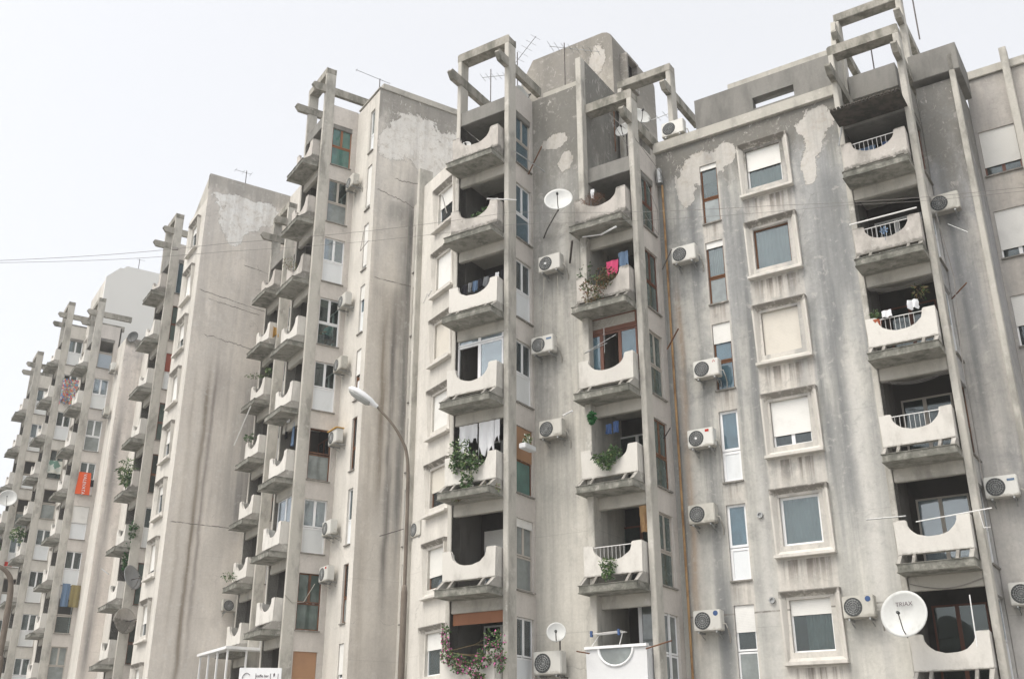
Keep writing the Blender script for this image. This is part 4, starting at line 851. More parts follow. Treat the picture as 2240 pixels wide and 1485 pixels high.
plant(1, -17.35, 24.4, 8.3, [(-.35, 0, .5, .35, .25, .45), (.1, 0, .1, .38, .25, .3), (-.05, -.05, -.45, .2, .15, .4), (-.5, 0, .1, .2, .15, .25)], 260, .085, gm_ + [('wpetal', .5)], 'big bushy plant hanging over the middle balcony below white laundry', name='hanging_bush')
plant(1, -17.1, 24.35, 7.3, [(-.6, 0, .1, .3, .1, .1), (.45, 0, .25, .35, .1, .12)], 90, .12, [('leafl', 1), ('dry', 2)], 'dry weeds growing on the slab edge under the bushy balcony', name='weeds', narrow=.12)
plant(1, -15.95, 25.35, 9.05, [(0, 0, .05, .12, .35, .16)], 130, .08, gm_ + [('wpetal', 2)], 'white flowers in the window box at the brown blind', name='flower_box')
plant(1, -17.2, 24.35, 2.85, [(-.85, 0, .62, .12, .12, .4), (-.78, 0, .12, .2, .2, .22), (-.4, 0, -.12, .28, .2, .25), (0, -.08, -.25, .42, .2, .2), (.45, -.05, .0, .28, .2, .25), (.8, 0, .45, .3, .22, .3), (1.0, -.05, -.05, .14, .12, .35), (.3, -.1, -.5, .2, .08, .12)], 230, .075, [('leaf', 4), ('leafl', 1), ('pink', 1.0)], 'bougainvillea with magenta flowers over the lowest middle balcony', name='bougainvillea')
plant(1, -13.85, 26.0, 16.85, [(0, 0, 0, .4, .18, .12), (.1, 0, .12, .3, .1, .1)], 260, .09, [('dead', 1)], 'dead brown twigs in the topmost notch of the second stack', narrow=.06)
plant(1, -13.75, 25.95, 13.9, [(-.1, -.1, -.25, .42, .3, .42), (.3, 0, .15, .35, .25, .3)], 420, .075, [('dry', 3), ('leaf', 1), ('dead', 1)], 'big brown and grey bush hanging over the second stack balcony', name='hanging_bush')
plant(1, -14.25, 26.2, 14.4, [(-.05, .1, .0, .25, .2, .5)], 200, .08, [('leaf', 1)], 'dark leafy plant in the corner left of the pink laundry')
plant(1, -13.65, 25.95, 8.3, [(-.1, 0, .05, .35, .15, .14), (0, -.05, -.12, .2, .12, .2), (.25, 0, .15, .2, .1, .2)], 150, .12, gm_, 'spiky green plant in the notch under the blue slippers', narrow=.2)
plant(1, -13.7, 25.95, 5.15, [(0, 0, .15, .26, .14, .18), (0, -.05, -.1, .16, .12, .2)], 200, .07, gm_, 'small green plant hanging from the railed notch of the second stack')
plant(1, -14.2, 25.9, 9.55, [(.15, 0, .05, .09, .08, .16)], 330, .09, [('c_green', 1)], 'bright green leaves at the left edge of the slipper balcony')
plant(1, -6.05, 27.6, 11.55, [(0, 0, .05, .14, .12, .14)], 120, .06, gm_, 'small potted plant on the right stack next to white cloths')
plant(1, -4.7, 27.6, 12.0, [(-.1, 0, .0, .2, .12, .2)], 60, .14, [('dry', 1), ('leaf', 1)], 'thin spiky plant in the right stack corner over the white cloths', narrow=.1)
plant(2, -38.6, 13.4, 19.6, [(0, 0, .2, .3, .15, .3), (.3, .3, -.1, .15, .15, .25)], 90, .10, [('dry', 2), ('leaf', 1)], 'straggly plant on the balcony left of the seated man', narrow=.15)
plant(2, -46.0, 15.0, 17.4, [(0, 0, 0, .7, .15, .12), (.7, .2, .1, .2, .3, .1)], 110, .08, gm_, 'green plants along the balcony above the gable wall corner')
plant(2, -46.2, 14.9, 14.4, [(0, 0, 0, .3, .15, .2)], 80, .1, [('leaf', 1)], 'dark plant on the second gable corner balcony')
plant(2, -46.5, 14.7, 8.0, [(0, 0, 0, .35, .2, .2)], 90, .12, gm_, 'small plant sticking out under a lower gable corner balcony', narrow=.2)
plant(2, -55.2, 11.5, 14.2, [(0, 0, .3, .45, .3, .5), (.1, 0, -.3, .25, .2, .3)], 170, .28, [('leaf', 2), ('leafl', 1)], 'spiky palm-like plant on the narrow stack above the ivy', narrow=.12)
plant(2, -54.4, 12.1, 10.3, [(0, 0, .9, .22, .2, .5), (-.2, 0, .1, .35, .25, .55), (-.3, 0, -.7, .28, .2, .5)], 330, .12, [('leaf', 2), ('c_green', 1)], 'green ivy trailing down the narrow stack to the grey dish', name='ivy')
plant(2, -78.0, 9.8, 14.9, [(0, 0, 0, .5, .3, .5)], 140, .2, gm_, 'leafy plant on a far left balcony beside a white window')
plant(2, -82.2, 9.2, 14.0, [(0, 0, 0, .4, .5, .9)], 160, .2, gm_, 'tall dark plant in the far left boxed balcony')

# ---------------------------------------------------------------- laundry and cloths
def cloth(g, face, a, q, z, w, h, mat, label, cat='laundry', name='hanging_cloth', taper=1.0, group='laundry on the balconies', amp=.04, nw=8, text=None, rag=0.0):
    m = MB(); nh = 6; ph = random.random() * 6; P_ = []
    for j in range(nh + 1):
        f = j / nh; ww = w * (1 + (taper - 1) * f)
        for i in range(nw + 1):
            x = (w - ww) / 2 + ww * i / nw + random.uniform(-.01, .01)
            zz = -h * f - (rag * math.sin(i * 2.3 + ph) * h * .3 if j == nh else 0)
            P_.append((x, amp * math.sin(i * 1.3 + ph + f) * (.4 + f), zz))
    for layer in (0, .006):
        b = len(m.v); m.v += [(x, y + layer, z_) for x, y, z_ in P_]
        for j in range(nh):
            for i in range(nw): k = b + j * (nw + 1) + i; m.f.append((k, k + 1, k + nw + 2, k + nw + 1))
    o = link(name, m.mesh(name, M[mat], smooth=True), None, W(g, a, q, z), ANG[g] + (0 if face == 'n' else math.pi / 2)); tag(o, label, cat, group)
    if text:
        text_mesh(text, w * .38, .002, M['c_white'], o, (w * .40, -.09, -h * .08), (R(90), R(90), 0))
    return o
for i, (m_, h_) in enumerate((('c_black', .42), ('c_grey', .32), ('c_denim', .36), ('c_black', .3), ('c_grey', .34), ('c_black', .45), ('c_white', .25), ('c_black', .35))):
    cloth(1, 'n', -18.15 + i * .21, 24.95, 14.55 + .02 * i, .17, h_, m_, ['black sock at the left end of the dark row on the third middle balcony', 'grey sock second in the dark row on the third middle balcony', 'blue-grey top in the dark row on the third middle balcony', 'short black shirt in the middle of the dark row', 'grey vest just right of the dark row middle', 'long black trousers in the dark row', 'white cloth among the dark row near the post', 'black sleeve at the right end of the dark row'][i], rag=.3)
cloth(1, 'n', -17.55, 24.9, 14.0, .35, .22, 'c_white', 'white cloth low in the notch below the dark laundry row')
for i, (x, w_, h_) in enumerate(((-18.1, .35, .75), (-17.75, .3, .5), (-17.4, .55, .95), (-16.95, .3, .6))):
    cloth(1, 'n', x, 24.9, 9.75, w_, h_, 'c_white', ['white shirt leftmost behind the bushy plant', 'narrow white towel behind the bushy plant', 'widest white sheet behind the bushy plant', 'white cloth rightmost behind the bushy plant'][i], rag=.8)
cloth(1, 'n', -13.62, 26.35, 14.75, .42, .45, 'c_pink', 'bright pink shirt drying on the second stack', rag=.4)
cloth(1, 'n', -13.2, 26.35, 14.95, .35, .5, 'c_denim', 'denim cloth right of the pink shirt', rag=.4)
cloth(1, 'n', -13.95, 26.4, 14.65, .3, .5, 'c_black', 'black cloth left of the pink shirt', rag=.3)
cloth(1, 'n', -13.8, 26.3, 9.45, .16, .3, 'c_blue', 'blue slipper bag hanging left of its pair'); cloth(1, 'n', -13.58, 26.3, 9.5, .2, .34, 'c_blue', 'blue slipper bag hanging right of its pair')
cloth(1, 'n', -14.1, 26.35, 17.5, .14, .35, 'c_white', 'white rag hanging in the top balcony over dead twigs')
cloth(1, 'n', -5.85, 27.45, 11.60, .26, .2, 'c_white', 'square white cloth draped in the right stack notch')
cloth(1, 'n', -5.15, 27.45, 11.74, .28, .26, 'c_white', 'crumpled white cloth at the right end of the notch rail', amp=.08)
cloth(1, 'n', -6.0, 28.2, 17.2, .5, .45, 'c_denim', 'dark blue top hanging in the topmost right balcony', rag=.5); cloth(1, 'n', -5.3, 28.2, 17.2, .5, .5, 'c_blue', 'navy shirt right of the dark blue top up high', rag=.5)
cloth(1, 'n', -12.95, 26.5, 6.95, .32, .75, 'ochre', 'ochre cloth hanging at the second stack post', amp=.03)
cloth(2, 'n', -39.0, 14.0, 13.2, .22, .9, 'c_black', 'dark trousers on the balcony left of the rusty open window'); cloth(2, 'n', -38.6, 13.9, 13.3, .3, .45, 'c_white', 'white towel beside the dark trousers'); cloth(2, 'n', -38.2, 14.0, 13.1, .25, 1.3, 'c_denim', 'long dark blue garment beside the white towel')
cloth(2, 'r', -45.0, 15.1, 19.6, .5, .45, 'c_yellow', 'yellow rag at the end of the gable corner balcony', amp=.1, rag=.8)
cloth(2, 'r', -44.75, 15.9, 9.75, .5, .95, 'c_blue', 'deep blue cloth in the gable corner stack')
cloth(2, 'r', -68.25, 11.4, 17.3, .72, 1.4, 'c_orange', 'bright orange towel with white letters on a far window', name='towel', taper=1.18, text='MALEVICH' if False else 'VALEVATA', amp=.02)
cloth(2, 'r', -68.3, 12.0, 16.9, .35, .45, 'c_black', 'small black cloth right of the orange towel')
cloth(2, 'r', -76.7, 10.75, 26.0, 1.15, 1.8, 'rug', 'red and blue patterned blanket hanging from a far window', name='blanket', amp=.06, rag=.6)
cloth(2, 'r', -68.3, 11.5, 10.45, .45, 1.35, 'c_denim', 'blue curtain blowing from the dark far window', name='curtain'); cloth(2, 'r', -68.3, 12.0, 10.4, .55, 1.3, 'cur_y', 'olive curtain right of the blue one at the dark far window', name='curtain')
cloth(2, 'r', -76.8, 10.75, 20.0, .9, .9, 'stripe', 'green striped awning above a far dark balcony', name='awning')
cloth(2, 'r', -80.8, 9.6, 13.5, .5, .3, 'c_red', 'red cloth on a far left balcony rail')

def rod(p0, p1, r, mat, label, cat='laundry rod', name='laundry_rod', extra=()):
    o = Vector(p0); m = MB().tube([(0, 0, 0), tuple(Vector(p1) - o)], r, 6)
    for a_, b_ in extra: m.tube([tuple(Vector(a_) - o), tuple(Vector(b_) - o)], r * .6, 5)
    l = link(name, m.mesh(name, M[mat]), None, p0); tag(l, label, cat, 'rods sticking out of the facade'); return l
rod(W(1, -16.2, 25.9, 18.55), W(1, -15.3, 25.3, 19.0), .022, 'rust', 'rusty rod sticking out high beside the top middle balcony')
rod(W(1, -16.2, 25.0, 19.0), W(1, -15.6, 26.0, 18.5), .02, 'metal', 'thin grey rod crossing the blue side window up high')
rod(W(1, -18.6, 24.6, 17.2), W(1, -17.9, 23.4, 17.1), .02, 'rail', 'white rod end poking left of the second middle balcony')
rod(W(1, -16.7, 24.2, 16.95), W(1, -16.1, 25.0, 17.1), .022, 'rail', 'pale rod across the tall post at the second balcony')
rod(W(1, -18.8, 24.0, 13.95), W(1, -18.2, 23.4, 13.8), .02, 'rail', 'pair of white rods left of the dark laundry', extra=[(W(1, -18.9, 23.9, 13.7), W(1, -18.2, 23.2, 13.6))])
rod(W(1, -14.9, 26.3, 15.05), W(1, -14.4, 25.6, 15.4), .035, 'dmetal', 'short dark stub right of the high middle air conditioner')
rod(W(1, -13.6, 26.0, 15.55), W(1, -12.9, 25.7, 15.5), .03, 'white', 'white tube under the twig balcony slab', extra=[(W(1, -14.2, 25.9, 15.6), W(1, -13.6, 26.0, 15.56))])
rod(W(1, -12.25, 27.5, 14.6), W(1, -11.8, 27.3, 15.1), .02, 'dmetal', 'dark bracket rod in the corner under the cream air conditioner')
rod(W(1, -12.25, 27.5, 11.9), W(1, -11.75, 27.3, 12.4), .025, 'rust', 'rusty rod in the corner beside the brown-framed window')
rod(W(1, -12.4, 27.2, 9.0), W(1, -11.9, 26.6, 9.1), .02, 'dmetal', 'thin dark rod in the corner by the wired glass')
rod(W(1, -15.2, 26.2, 9.95), W(1, -14.6, 25.7, 9.85), .03, 'white', 'short white rod above the third middle air conditioner')
rod(W(1, -14.3, 26.0, 11.7), W(1, -13.2, 25.4, 11.6), .014, 'metal', 'thin wire frame before the brown glazed balcony', extra=[(W(1, -13.4, 25.6, 12.2), W(1, -13.4, 25.6, 11.4)), (W(1, -13.0, 25.6, 11.9), W(1, -14.0, 25.5, 11.5))])
rod(W(1, -6.9, 27.2, 5.95), W(1, -5.9, 27.1, 5.9), .018, 'metal', 'metal rod sticking left from the railed balcony above the lettered dish')
rod(W(1, -5.7, 27.2, 5.75), W(1, -3.9, 27.1, 5.85), .015, 'rail', 'long white clothes rod crossing the balcony above the lettered dish', extra=[(W(1, -4.2, 27.1, 5.85), W(1, -4.15, 27.1, 5.4)), (W(1, -4.15, 27.1, 5.4), W(1, -4.0, 27.1, 5.4))])
rod(W(1, -6.35, 27.4, 17.12 - .1), W(1, -6.2, 27.4, 17.6), .02, 'metal', 'short pipe at the left of the topmost right balcony')
rod(W(1, -6.35, 27.35, 14.36), W(1, -4.5, 27.35, 14.36), .022, 'rail', 'white board rail across the top of the second right balcony')
rod(W(1, -4.0, 28.9, 14.4), W(1, -3.5, 28.7, 13.9), .016, 'metal', 'thin bent bracket under the high dark air conditioner')
rod(W(1, -4.2, 28.6, 12.0), W(1, -3.7, 28.2, 12.2), .02, 'rust', 'rusty rod on the sooty wall right of the long post')
rod(W(1, -4.75, 27.3, 3.9), W(1, -4.75, 27.2, 2.7), .014, 'rail', 'upright white and red pole at the lowest right balcony')
rod(W(1, -14.8, 26.0, 3.05), W(1, -14.3, 25.8, 2.95), .02, 'rust', 'rusty spike left of the white painted balcony'); rod(W(1, -12.7, 26.0, 3.0), W(1, -11.9, 25.9, 3.15), .02, 'rust', 'rusty rod right of the white painted balcony')
rod(W(2, -47.2, 14.5, 14.2), W(2, -45.6, 14.6, 15.7), .03, 'rail', 'slanting pale pole at the gable corner balcony with air conditioner')
rod(W(2, -33.9, 16.9, 8.1), W(2, -34.6, 16.3, 7.9), .018, 'dmetal', 'dark hook lamp arm beside the small side-on air conditioner')
rod(W(2, -56.4, 11.2, 9.5), W(2, -55.4, 11.4, 9.1), .025, 'metal', 'thin aerial rod pointing left from the narrow stack')

# ---------------------------------------------------------------- enclosed balconies, clutter
def glazed(g, a, q, z, w, h, lay, frame, glass, panel, label, cur=None):
    t = thing('balcony_glazing', label, 'glazing', W(g, a, q, z), ANG[g], 'glazed-in balconies')
    mb = MB(); b = .055
    for (x0, x1, z0, z1, k) in LAY[lay]:
        X0, X1, Z0, Z1 = x0 * w, x1 * w, z0 * h, z1 * h
        mb.box(X0, X0 + b, 0, .06, Z0, Z1); mb.box(X1 - b, X1, 0, .06, Z0, Z1); mb.box(X0 + b, X1 - b, .002, .058, Z0, Z0 + b); mb.box(X0 + b, X1 - b, .002, .058, Z1 - b, Z1)
        if k: link('pane' if k == 'g' else 'panel', MB().box(X0 + b, X1 - b, .02, .03, Z0 + b, Z1 - b).mesh('pane', M[glass if k == 'g' else panel]), t)
    link('frame', mb.mesh('frame', M[frame]), t)
    if cur: link('curtain', curtain_mesh(w * .3, h * .7, M[cur], .04), t, (w * .66, .12, .03))
    return t
glazed(1, -18.27, 24.95, 11.05, 1.72, 1.88, 'glaz', 'white', 'glassb', 'panel', 'white sliding glazing closing one middle balcony')
glazed(1, -14.45, 26.42, 11.0, 1.74, 1.95, 'bglaz', 'brown', 'blueg', 'brown', 'old brown wooden glazing closing a second stack balcony', cur='cur_p')
glazed(1, -14.3, 27.2, 2.3, 1.75, 2.1, 'openl', 'white', 'frost', 'panel', 'white glazed door half open behind the white painted balcony')
glazed(2, -39.2, 14.05, 7.9, 1.7, 1.9, 'pair', 'white', 'glassb', 'panel', 'white glazing on a balcony of the tall left stack')
b_ = link('roller_blind', MB().box(0, 1.75, 0, .04, 0, .45).mesh('roller_blind', M['tan']), None, W(1, -18.25, 24.95, 3.85), ANG[1]); tag(b_, 'brown rolled blind above the bougainvillea balcony', 'blind')
# drying rack on the white balcony
t = thing('drying_rack', 'folding drying rack with blue joints on the white painted balcony', 'drying rack', W(1, -14.35, 25.95, 3.15), ANG[1])
m = MB()
for k in range(6): m.tube([(0, k * .07, .32), (.95, k * .07, .35)], .008, 4)
m.tube([(.05, 0, 0), (.15, .3, .34)], .012, 5).tube([(.9, 0, 0), (.85, .3, .34)], .012, 5).tube([(0, 0, .32), (0, .35, .32)], .01, 4).tube([(.95, 0, .35), (.95, .35, .35)], .01, 4)
link('wire_frame', m.mesh('wire_frame', M['rail']), t)
for x in (.02, .86): link('joint', MB().box(x, x + .06, -.03, .03, .24, .40).mesh('joint', M['c_blue']), t)
# round window let into the white balcony front
t = thing('balcony_window', 'half-round glazed panel filling the notch of the white painted balcony', 'window', W(1, -14.54, 26.04, 2.22), ANG[1])
pts = [(.91 + .52 * math.cos(math.pi * i / 16), .86 - .46 * math.sin(math.pi * i / 16)) for i in range(17)]
link('pane', MB().prism(pts, .03, .05, 1).mesh('pane', M['frost']), t); link('frame', MB().tube([(x, 0, z_) for x, z_ in pts], .03, 6).mesh('frame', M['white']), t)
link('rail', MB().box(-.03, 1.85, -.04, .12, .86, .93).mesh('rail', M['white']), t)
# pinwheel
m = MB()
for k in range(6):
    t0 = k * math.pi / 3; m.q((0, 0, 0), (.13 * math.cos(t0), -.03, .13 * math.sin(t0)), (.11 * math.cos(t0 + .6), 0, .11 * math.sin(t0 + .6)))
m.tube([(0, 0, 0), (0, .02, -.3)], .006, 4); o = link('pinwheel', m.mesh('pinwheel', M['c_denim']), None, W(1, -5.45, 27.4, 13.95), ANG[1]); tag(o, 'blue pinwheel in the railed notch of the second right balcony', 'pinwheel')
m = MB().lathe([(0, 0), (.10, 0), (.14, .22), (.12, .22), (0, .2)], 14, 'z'); o = link('flower_pot', m.mesh('flower_pot', M['c_terra']), None, W(1, -6.05, 27.62, 11.2)); tag(o, 'terracotta pot at the left of the white-cloth balcony', 'flower pot')
m = MB().box(-.04, .55, -.22, .02, 0, .16); o = link('planter', m.mesh('planter', M['parapet_white'], bevel=.02), None, W(1, -16.05, 25.1, 8.78), ANG[1] + math.pi / 2); tag(o, 'white window box holding white flowers by the brown blind', 'planter')
# clothes lines under the right-hand slabs
for k, (z_, lb) in enumerate(((12.5, 'sagging clothes line in the right stack, above the white cloths'), (9.75, 'sagging clothes line under the ceiling lamp balcony'), (4.35, 'sagging clothes line with pegs behind the lettered dish'))):
    o0 = W(1, -6.2, 27.75, z_); m = MB()
    for j in range(3):
        pts = [tuple(AX(1) * (1.75 * i / 10) + QX(1) * (j * .1) + Vector((0, 0, -.18 * math.sin(math.pi * i / 10)))) for i in range(11)]; m.tube(pts, .006, 4)
    if k == 2:
        for i in range(5): m.box(.3 + i * .2, .33 + i * .2, 0, .01, -.12, -.05)
    o = link('clothes_line', m.mesh('clothes_line', M['cable']), None, o0); tag(o, lb, 'clothes line', 'clothes lines')
# pendant lamp
t = thing('ceiling_lamp', 'bare pendant lamp under a right stack balcony ceiling', 'lamp', W(1, -5.3, 27.95, 9.85), 0)
link('cord', MB().tube([(0, 0, .28), (0, 0, .06)], .008, 4).mesh('cord', M['cable']), t); link('bulb', MB().lathe([(0, -.04), (.035, -.01), (.03, .04), (.015, .06), (0, .07)], 10, 'z').mesh('bulb', M['white'], smooth=True), t)

# ---------------------------------------------------------------- seated man behind the window
def person(loc, rz, label):
    bm_ = bpy.data.meshes.new('person'); J = dict(pel=(0, 0, .12), wst=(0, -.02, .30), chs=(0, -.06, .50), nk=(0, -.10, .64), hd0=(0, -.13, .71), hd=(0, -.15, .82),
        sl=(-.17, -.06, .56), el=(-.23, -.14, .32), wl_=(-.08, -.34, .26), sr=(.17, -.06, .56), er=(.23, -.14, .32), wr=(.06, -.36, .30),
        hl=(-.09, 0, .10), kl=(-.13, -.42, .14), al=(-.12, -.44, -.28), fl=(-.13, -.56, -.32), hr=(.09, 0, .10), kr=(.13, -.42, .14), ar=(.12, -.40, -.28), fr=(.13, -.52, -.32))
    Rr = dict(pel=.13, wst=.12, chs=.14, nk=.055, hd0=.07, hd=.095, sl=.065, el=.047, wl_=.033, sr=.065, er=.047, wr=.033, hl=.09, kl=.065, al=.042, fl=.035, hr=.09, kr=.065, ar=.042, fr=.035)
    ks = list(J); E2 = [('pel', 'wst'), ('wst', 'chs'), ('chs', 'nk'), ('nk', 'hd0'), ('hd0', 'hd'), ('chs', 'sl'), ('sl', 'el'), ('el', 'wl_'), ('chs', 'sr'), ('sr', 'er'), ('er', 'wr'), ('pel', 'hl'), ('hl', 'kl'), ('kl', 'al'), ('al', 'fl'), ('pel', 'hr'), ('hr', 'kr'), ('kr', 'ar'), ('ar', 'fr')]
    for side, sg in (('wl_', -1), ('wr', 1)):
        b = Vector(J[side])
        for k in range(4):
            n1, n2 = f'{side}{k}a', f'{side}{k}b'; J[n1] = tuple(b + Vector((-sg * .02 + (k - 1.5) * .018, -.08 + abs(k - 1) * .006, -.01))); J[n2] = tuple(Vector(J[n1]) + Vector((-sg * .012, -.035, -.03)))
            Rr[n1] = .010; Rr[n2] = .008; ks += [n1, n2]; E2 += [(side, n1), (n1, n2)]
        J[side + 't'] = tuple(b + Vector((-sg * .05, -.03, .01))); Rr[side + 't'] = .011; ks.append(side + 't'); E2.append((side, side + 't'))
    bm_.from_pydata([J[k] for k in ks], [(ks.index(a), ks.index(b)) for a, b in E2], [])
    tmp = bpy.data.objects.new('tmp', bm_); COL.objects.link(tmp); sk = tmp.modifiers.new('s', 'SKIN')
    for i, k in enumerate(ks): bm_.skin_vertices[0].data[i].radius = (Rr[k], Rr[k])
    bm_.skin_vertices[0].data[0].use_root = True
    sb = tmp.modifiers.new('u', 'SUBSURF'); sb.levels = 1
    dg = bpy.context.evaluated_depsgraph_get(); me = bpy.data.meshes.new_from_object(tmp.evaluated_get(dg)); bpy.data.objects.remove(tmp)
    me.name = 'person'; me.materials.clear()
    for x in ('skin', 'shirt', 'trousers'): me.materials.append(M[x])
    for p in me.polygons:
        c = p.center; p.use_smooth = True
        p.material_index = 2 if (c.z < .2 and c.y > -.6 and abs(c.x) < .3 and not (c.y < -.33 and c.z > .2)) else 1 if (c.z < .62 and not (c.y < -.28 and c.z > .2) and c.z > .16) else 0
    o = link('person', me, None, loc, rz); tag(o, label, 'person')
    link('hair', MB().lathe([(0, .10), (.06, .09), (.09, .05), (.10, 0), (.095, -.03)], 14, 'z', (0, -.13, .83)).mesh('hair', M['hair'], smooth=True), o)
    m = MB(); m.prism([(-.262, .80), (-.285, .775), (-.255, .765)], -.012, .012, 0); link('nose', m.mesh('nose', M['skin']), o)
    m = MB(); m.box(-.045, -.02, -.25, -.235, .815, .828); m.box(.02, .045, -.25, -.235, .815, .828); link('eyes', m.mesh('eyes', M['hair']), o)
    m = MB(); m.box(-.03, .03, -.238, -.228, .742, .750); link('mouth', m.mesh('mouth', M['c_red']), o)
    for x in (-.10, .10): link('ear', MB().lathe([(0, -.015), (.02, 0), (.028, .01), (0, .018)], 8, 'y', (x, -.14, .80)).mesh('ear', M['skin']), o)
    return o
pp = W(2, -37.75, 15.05, 16.32); person(pp, ANG[2] + R(20), 'man in a blue-green shirt sitting behind a window of the tall column')
t = thing('stool', 'plain wooden stool under the man behind the window', 'stool', W(2, -37.75, 15.05, 16.0), ANG[2])
link('seat', MB().box(-.2, .2, -.2, .2, .30, .34).mesh('seat', M['brown']), t)
for x in (-.17, .17):
    for y in (-.17, .17): link('leg', MB().box(x - .015, x + .015, y - .015, y + .015, -.02, .30).mesh('leg', M['brown']), t)

# ---------------------------------------------------------------- street lamps
def street_lamp(pts, r, head_dir, label, hs=1.0):
    base = Vector((pts[-1][0], pts[-1][1], 0)); t = thing('street_lamp', label, 'street lamp', base, 0, 'street lamps')
    P_ = [Vector(p) - base for p in pts] + [Vector((0, 0, 0))]
    # smooth the curve
    for _ in range(2):
        Q_ = [P_[0]]
        for i in range(len(P_) - 1): Q_ += [P_[i] * .75 + P_[i + 1] * .25, P_[i] * .25 + P_[i + 1] * .75]
        P_ = Q_ + [P_[-1]]
    rr = [r * (.55 + .45 * min(1, i / (len(P_) * .6))) for i in range(len(P_))]
    link('pole', MB().tube(P_, rr, 10).mesh('pole', M['pole'], smooth=True), t)
    d = Vector(head_dir).normalized()
    link('sleeve', MB().tube([(0, 0, 0), (0, 0, 5.0), (0, 0, 5.15)], [r * 1.7, r * 1.6, r * 1.1], 12).mesh('sleeve', M['pole'], smooth=True), t)
    q = d.to_track_quat('X', 'Z')
    sh = MB(); n = 12
    def sect(x, wd, up, dn): return [(x, wd * math.cos(2 * math.pi * k / n), (up if math.sin(2 * math.pi * k / n) > 0 else dn) * math.sin(2 * math.pi * k / n)) for k in range(n)]
    secs = [(-.05, .04, .04, .04), (.05, .06, .06, .05), (.14, .11, .09, .05), (.35, .14, .12, .05), (.55, .13, .11, .05), (.68, .08, .07, .04), (.72, .02, .02, .01)]
    for s_ in secs: sh.v += [tuple(Vector(p) * hs) for p in sect(*s_)]
    for i in range(len(secs) - 1):
        for k in range(n): sh.f.append((i * n + k, i * n + (k + 1) % n, (i + 1) * n + (k + 1) % n, (i + 1) * n + k))
    o = link('lamp_head', sh.mesh('lamp_head', M['lampw'], smooth=True), t, P_[0]); o.rotation_euler = q.to_euler()
    g_ = MB(); secs = [(.13, .09, .0, .05), (.2, .12, 0, .09), (.40, .125, 0, .10), (.58, .10, 0, .08), (.66, .05, 0, .04)]
    for s_ in secs: g_.v += [tuple((Vector(p) + Vector((0, 0, -.025))) * hs) for p in sect(*s_)]
    for i in range(len(secs) - 1):
        for k in range(n): g_.f.append((i * n + k, i * n + (k + 1) % n, (i + 1) * n + (k + 1) % n, (i + 1) * n + k))
    link('diffuser', g_.mesh('diffuser', M['lampglass'], smooth=True), o)
    return t
street_lamp([(-2.98, 21.8, 9.0), (-2.62, 21.84, 8.63), (-2.38, 21.87, 8.25), (-2.24, 21.9, 7.9), (-2.21, 21.9, 6.9), (-2.21, 21.9, 3.2)], .040, (-.80, -.12, .50), 'street lamp with white head on a curved rusty pole before the middle')
street_lamp([(-17.9, 35.8, 8.2), (-17.43, 36.0, 8.06), (-17.2, 36.1, 7.9), (-17.03, 36.2, 7.6), (-16.98, 36.2, 6.7), (-17.0, 36.2, 4.0)], .10, (-.9, -.1, .2), 'rusty street lamp pole curving out of the left picture edge')

# ---------------------------------------------------------------- overhead cables
def cable(pts, r, label, knots=()):
    P_ = [Vector(p) for p in pts]; out = []
    for i in range(len(P_) - 1):
        for k in range(8): out.append(P_[i].lerp(P_[i + 1], k / 8) + Vector((0, 0, -.10 * math.sin(math.pi * k / 8) * (P_[i] - P_[i + 1]).length / 8)))
    out.append(P_[-1]); m = MB().tube([tuple(p - P_[0]) for p in out], r, 5)
    for f in knots: c = out[int(f * (len(out) - 1))] - P_[0]; m.box(c.x - .05, c.x + .05, c.y - .02, c.y + .02, c.z - .02, c.z + .02)
    o = link('overhead_cable', m.mesh('overhead_cable', M['cable']), None, P_[0]); tag(o, label, 'cable', 'cables over the street')
cable([(-14.0, 12.2, 9.05), (-8.6, 15.81, 9.53), (-5.22, 17.23, 10.60), (0, 18.0, 11.68), (4.98, 17.3, 11.43), (8.79, 15.71, 10.88), (13, 13.5, 10.2)], .0042, 'upper thin cable crossing the whole view', (.3,))
cable([(-14.0, 12.3, 9.0), (-8.6, 15.83, 9.50), (-5.21, 17.25, 10.44), (0, 18.02, 11.42), (6.25, 16.9, 11.22), (8.79, 15.73, 10.82), (13, 13.5, 10.1)], .0036, 'lower thin cable just under the upper one')

# loose wires on the facades
def wire(pts, label, r=.010, mat='cable'):
    o0 = Vector(pts[0]); o = link('loose_wire', MB().tube([tuple(Vector(p) - o0) for p in pts], r, 5).mesh('loose_wire', M[mat]), None, o0); tag(o, label, 'wire', 'wires hanging on the facades')
wire([W(1, -15.7, 26.0, 14.6), W(1, -15.72, 25.95, 13.3), W(1, -15.75, 25.9, 12.1)], 'pale hose hanging left between two middle air conditioners', .012, 'acold'); wire([W(1, -15.25, 26.1, 14.6), W(1, -15.25, 26.1, 13.9)], 'short pale hose hanging right under the high air conditioner', .012, 'acold')
wire([W(1, -13.5, 27, 20.2), W(1, -12.6, 26.9, 18.3), W(1, -12.2, 27.3, 16.6), W(1, -12.35, 27.6, 15.9), W(1, -12.5, 27.0, 16.4)], 'loose wire looping down from the second roof frame')
wire([W(1, -12.6, 26.5, 20.8), W(1, -12.5, 26.5, 19), W(1, -12.1, 27.9, 18.0)], 'thin wire slanting to the drain pipe top')
wire([W(2, -37.0, 14.9, 6.4), W(2, -37.2, 14.6, 5.75), W(2, -37.3, 14.2, 5.7), W(2, -37.3, 13.9, 5.95)], 'pale cable looping before the tall green glass window', .014, 'acold')
wire([W(1, -16.8, 29.3, 25.2), W(1, -14.8, 28.4, 22.3), W(1, -13.3, 27.5, 20.2)], 'cable running down from the lift house to the second frame', .012)
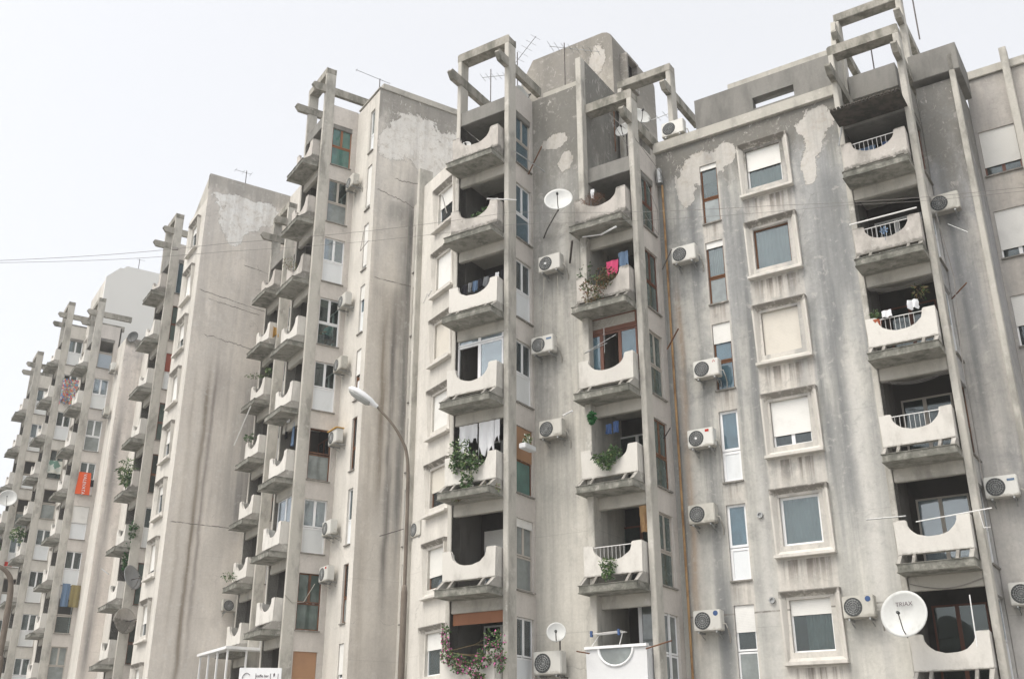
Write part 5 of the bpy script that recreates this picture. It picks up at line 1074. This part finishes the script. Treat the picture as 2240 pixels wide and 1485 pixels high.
wire([W(1, -4.12, 27.9, 14.3), W(1, -4.0, 28.3, 12.5), W(1, -4.1, 27.9, 10.0), W(1, -4.12, 28.0, 6.8)], 'cable running down beside the long right-hand post', .014)
wire([W(2, -35.4, 15.3, 20.4), W(2, -35.6, 15.3, 19.7), W(2, -35.4, 15.2, 19.5), W(2, -35.1, 15.4, 19.9)], 'bent wire on the lit strip by the blank wall', .014)

# ---------------------------------------------------------------- cafe sign and veranda
t = thing('cafe_sign', 'white sign board reading caffe bar at the bottom edge', 'sign', (-7.95, 32.0, 3.05), R(4))
link('board', MB().box(0, 1.22, 0, .06, .35, 1.36).mesh('board', M['white'], bevel=.01), t)
for x in (.1, 1.08): link('post', MB().box(x, x + .05, .06, .11, -3.0, .9).mesh('post', M['metal']), t)
m = MB(); pts = [(.22 + .12 * math.cos(a_ / 12 * 4.6 + .7), -.012, 1.05 + .16 * math.sin(a_ / 12 * 4.6 + .7)) for a_ in range(13)]; m.tube(pts, .008, 5)
for x in (.48, .90, 1.12): m.box(x, x + .012, -.012, -.004, .75, 1.20)
link('emblem', m.mesh('emblem', M['ink']), t)
text_mesh('caffe bar', .105, .003, M['ink'], t, (.50, -.008, 1.10), (R(90), 0, 0))
link('leaf_mark', MB().prism([(1.0, 1.10), (1.035, 1.16), (1.02, 1.22), (.985, 1.18)], -.010, -.003, 1).mesh('leaf_mark', M['ink']), t)
v = thing('veranda', 'white framed veranda with a flat roof at the foot of the gable wall', 'veranda', W(2, -48.2, 14.25, -1.6), ANG[2])
link('roof', MB().box(-.1, 3.9, -.1, 2.4, 6.30, 6.42).mesh('roof', M['white'], bevel=.01), v)
for x in (0.0, 1.2, 2.4, 3.72):
    link('post', MB().box(x, x + .07, 0, .07, 0, 6.295).mesh('post', M['white']), v)
for y in (.8, 2.2): link('post', MB().box(3.72, 3.79, y, y + .07, 0, 6.295).mesh('post', M['white']), v)
link('side_panel', MB().box(3.74, 3.76, .8, 2.2, 0, 5.6).mesh('side_panel', M['frost']), v)
o = cloth(2, 'r', -45.35, 15.6, 4.6, .8, .7, 'cur_w', 'white lace curtain inside the veranda', name='curtain', cat='curtain')

# ---------------------------------------------------------------- thin air haze
m = bpy.data.materials.new('haze'); m.use_nodes = True; n = m.node_tree.nodes; n.remove(n['Principled BSDF'])
pv = n.new('ShaderNodeVolumePrincipled'); pv.inputs['Color'].default_value = (0.93, 0.94, 0.96, 1); pv.inputs['Density'].default_value = 0.0009
m.node_tree.links.new(pv.outputs[0], n['Material Output'].inputs['Volume'])
hz_ = link('haze', MB().box(-140, 80, -40, 170, -1.0, 40).mesh('haze', m)); hz_['kind'] = 'stuff'
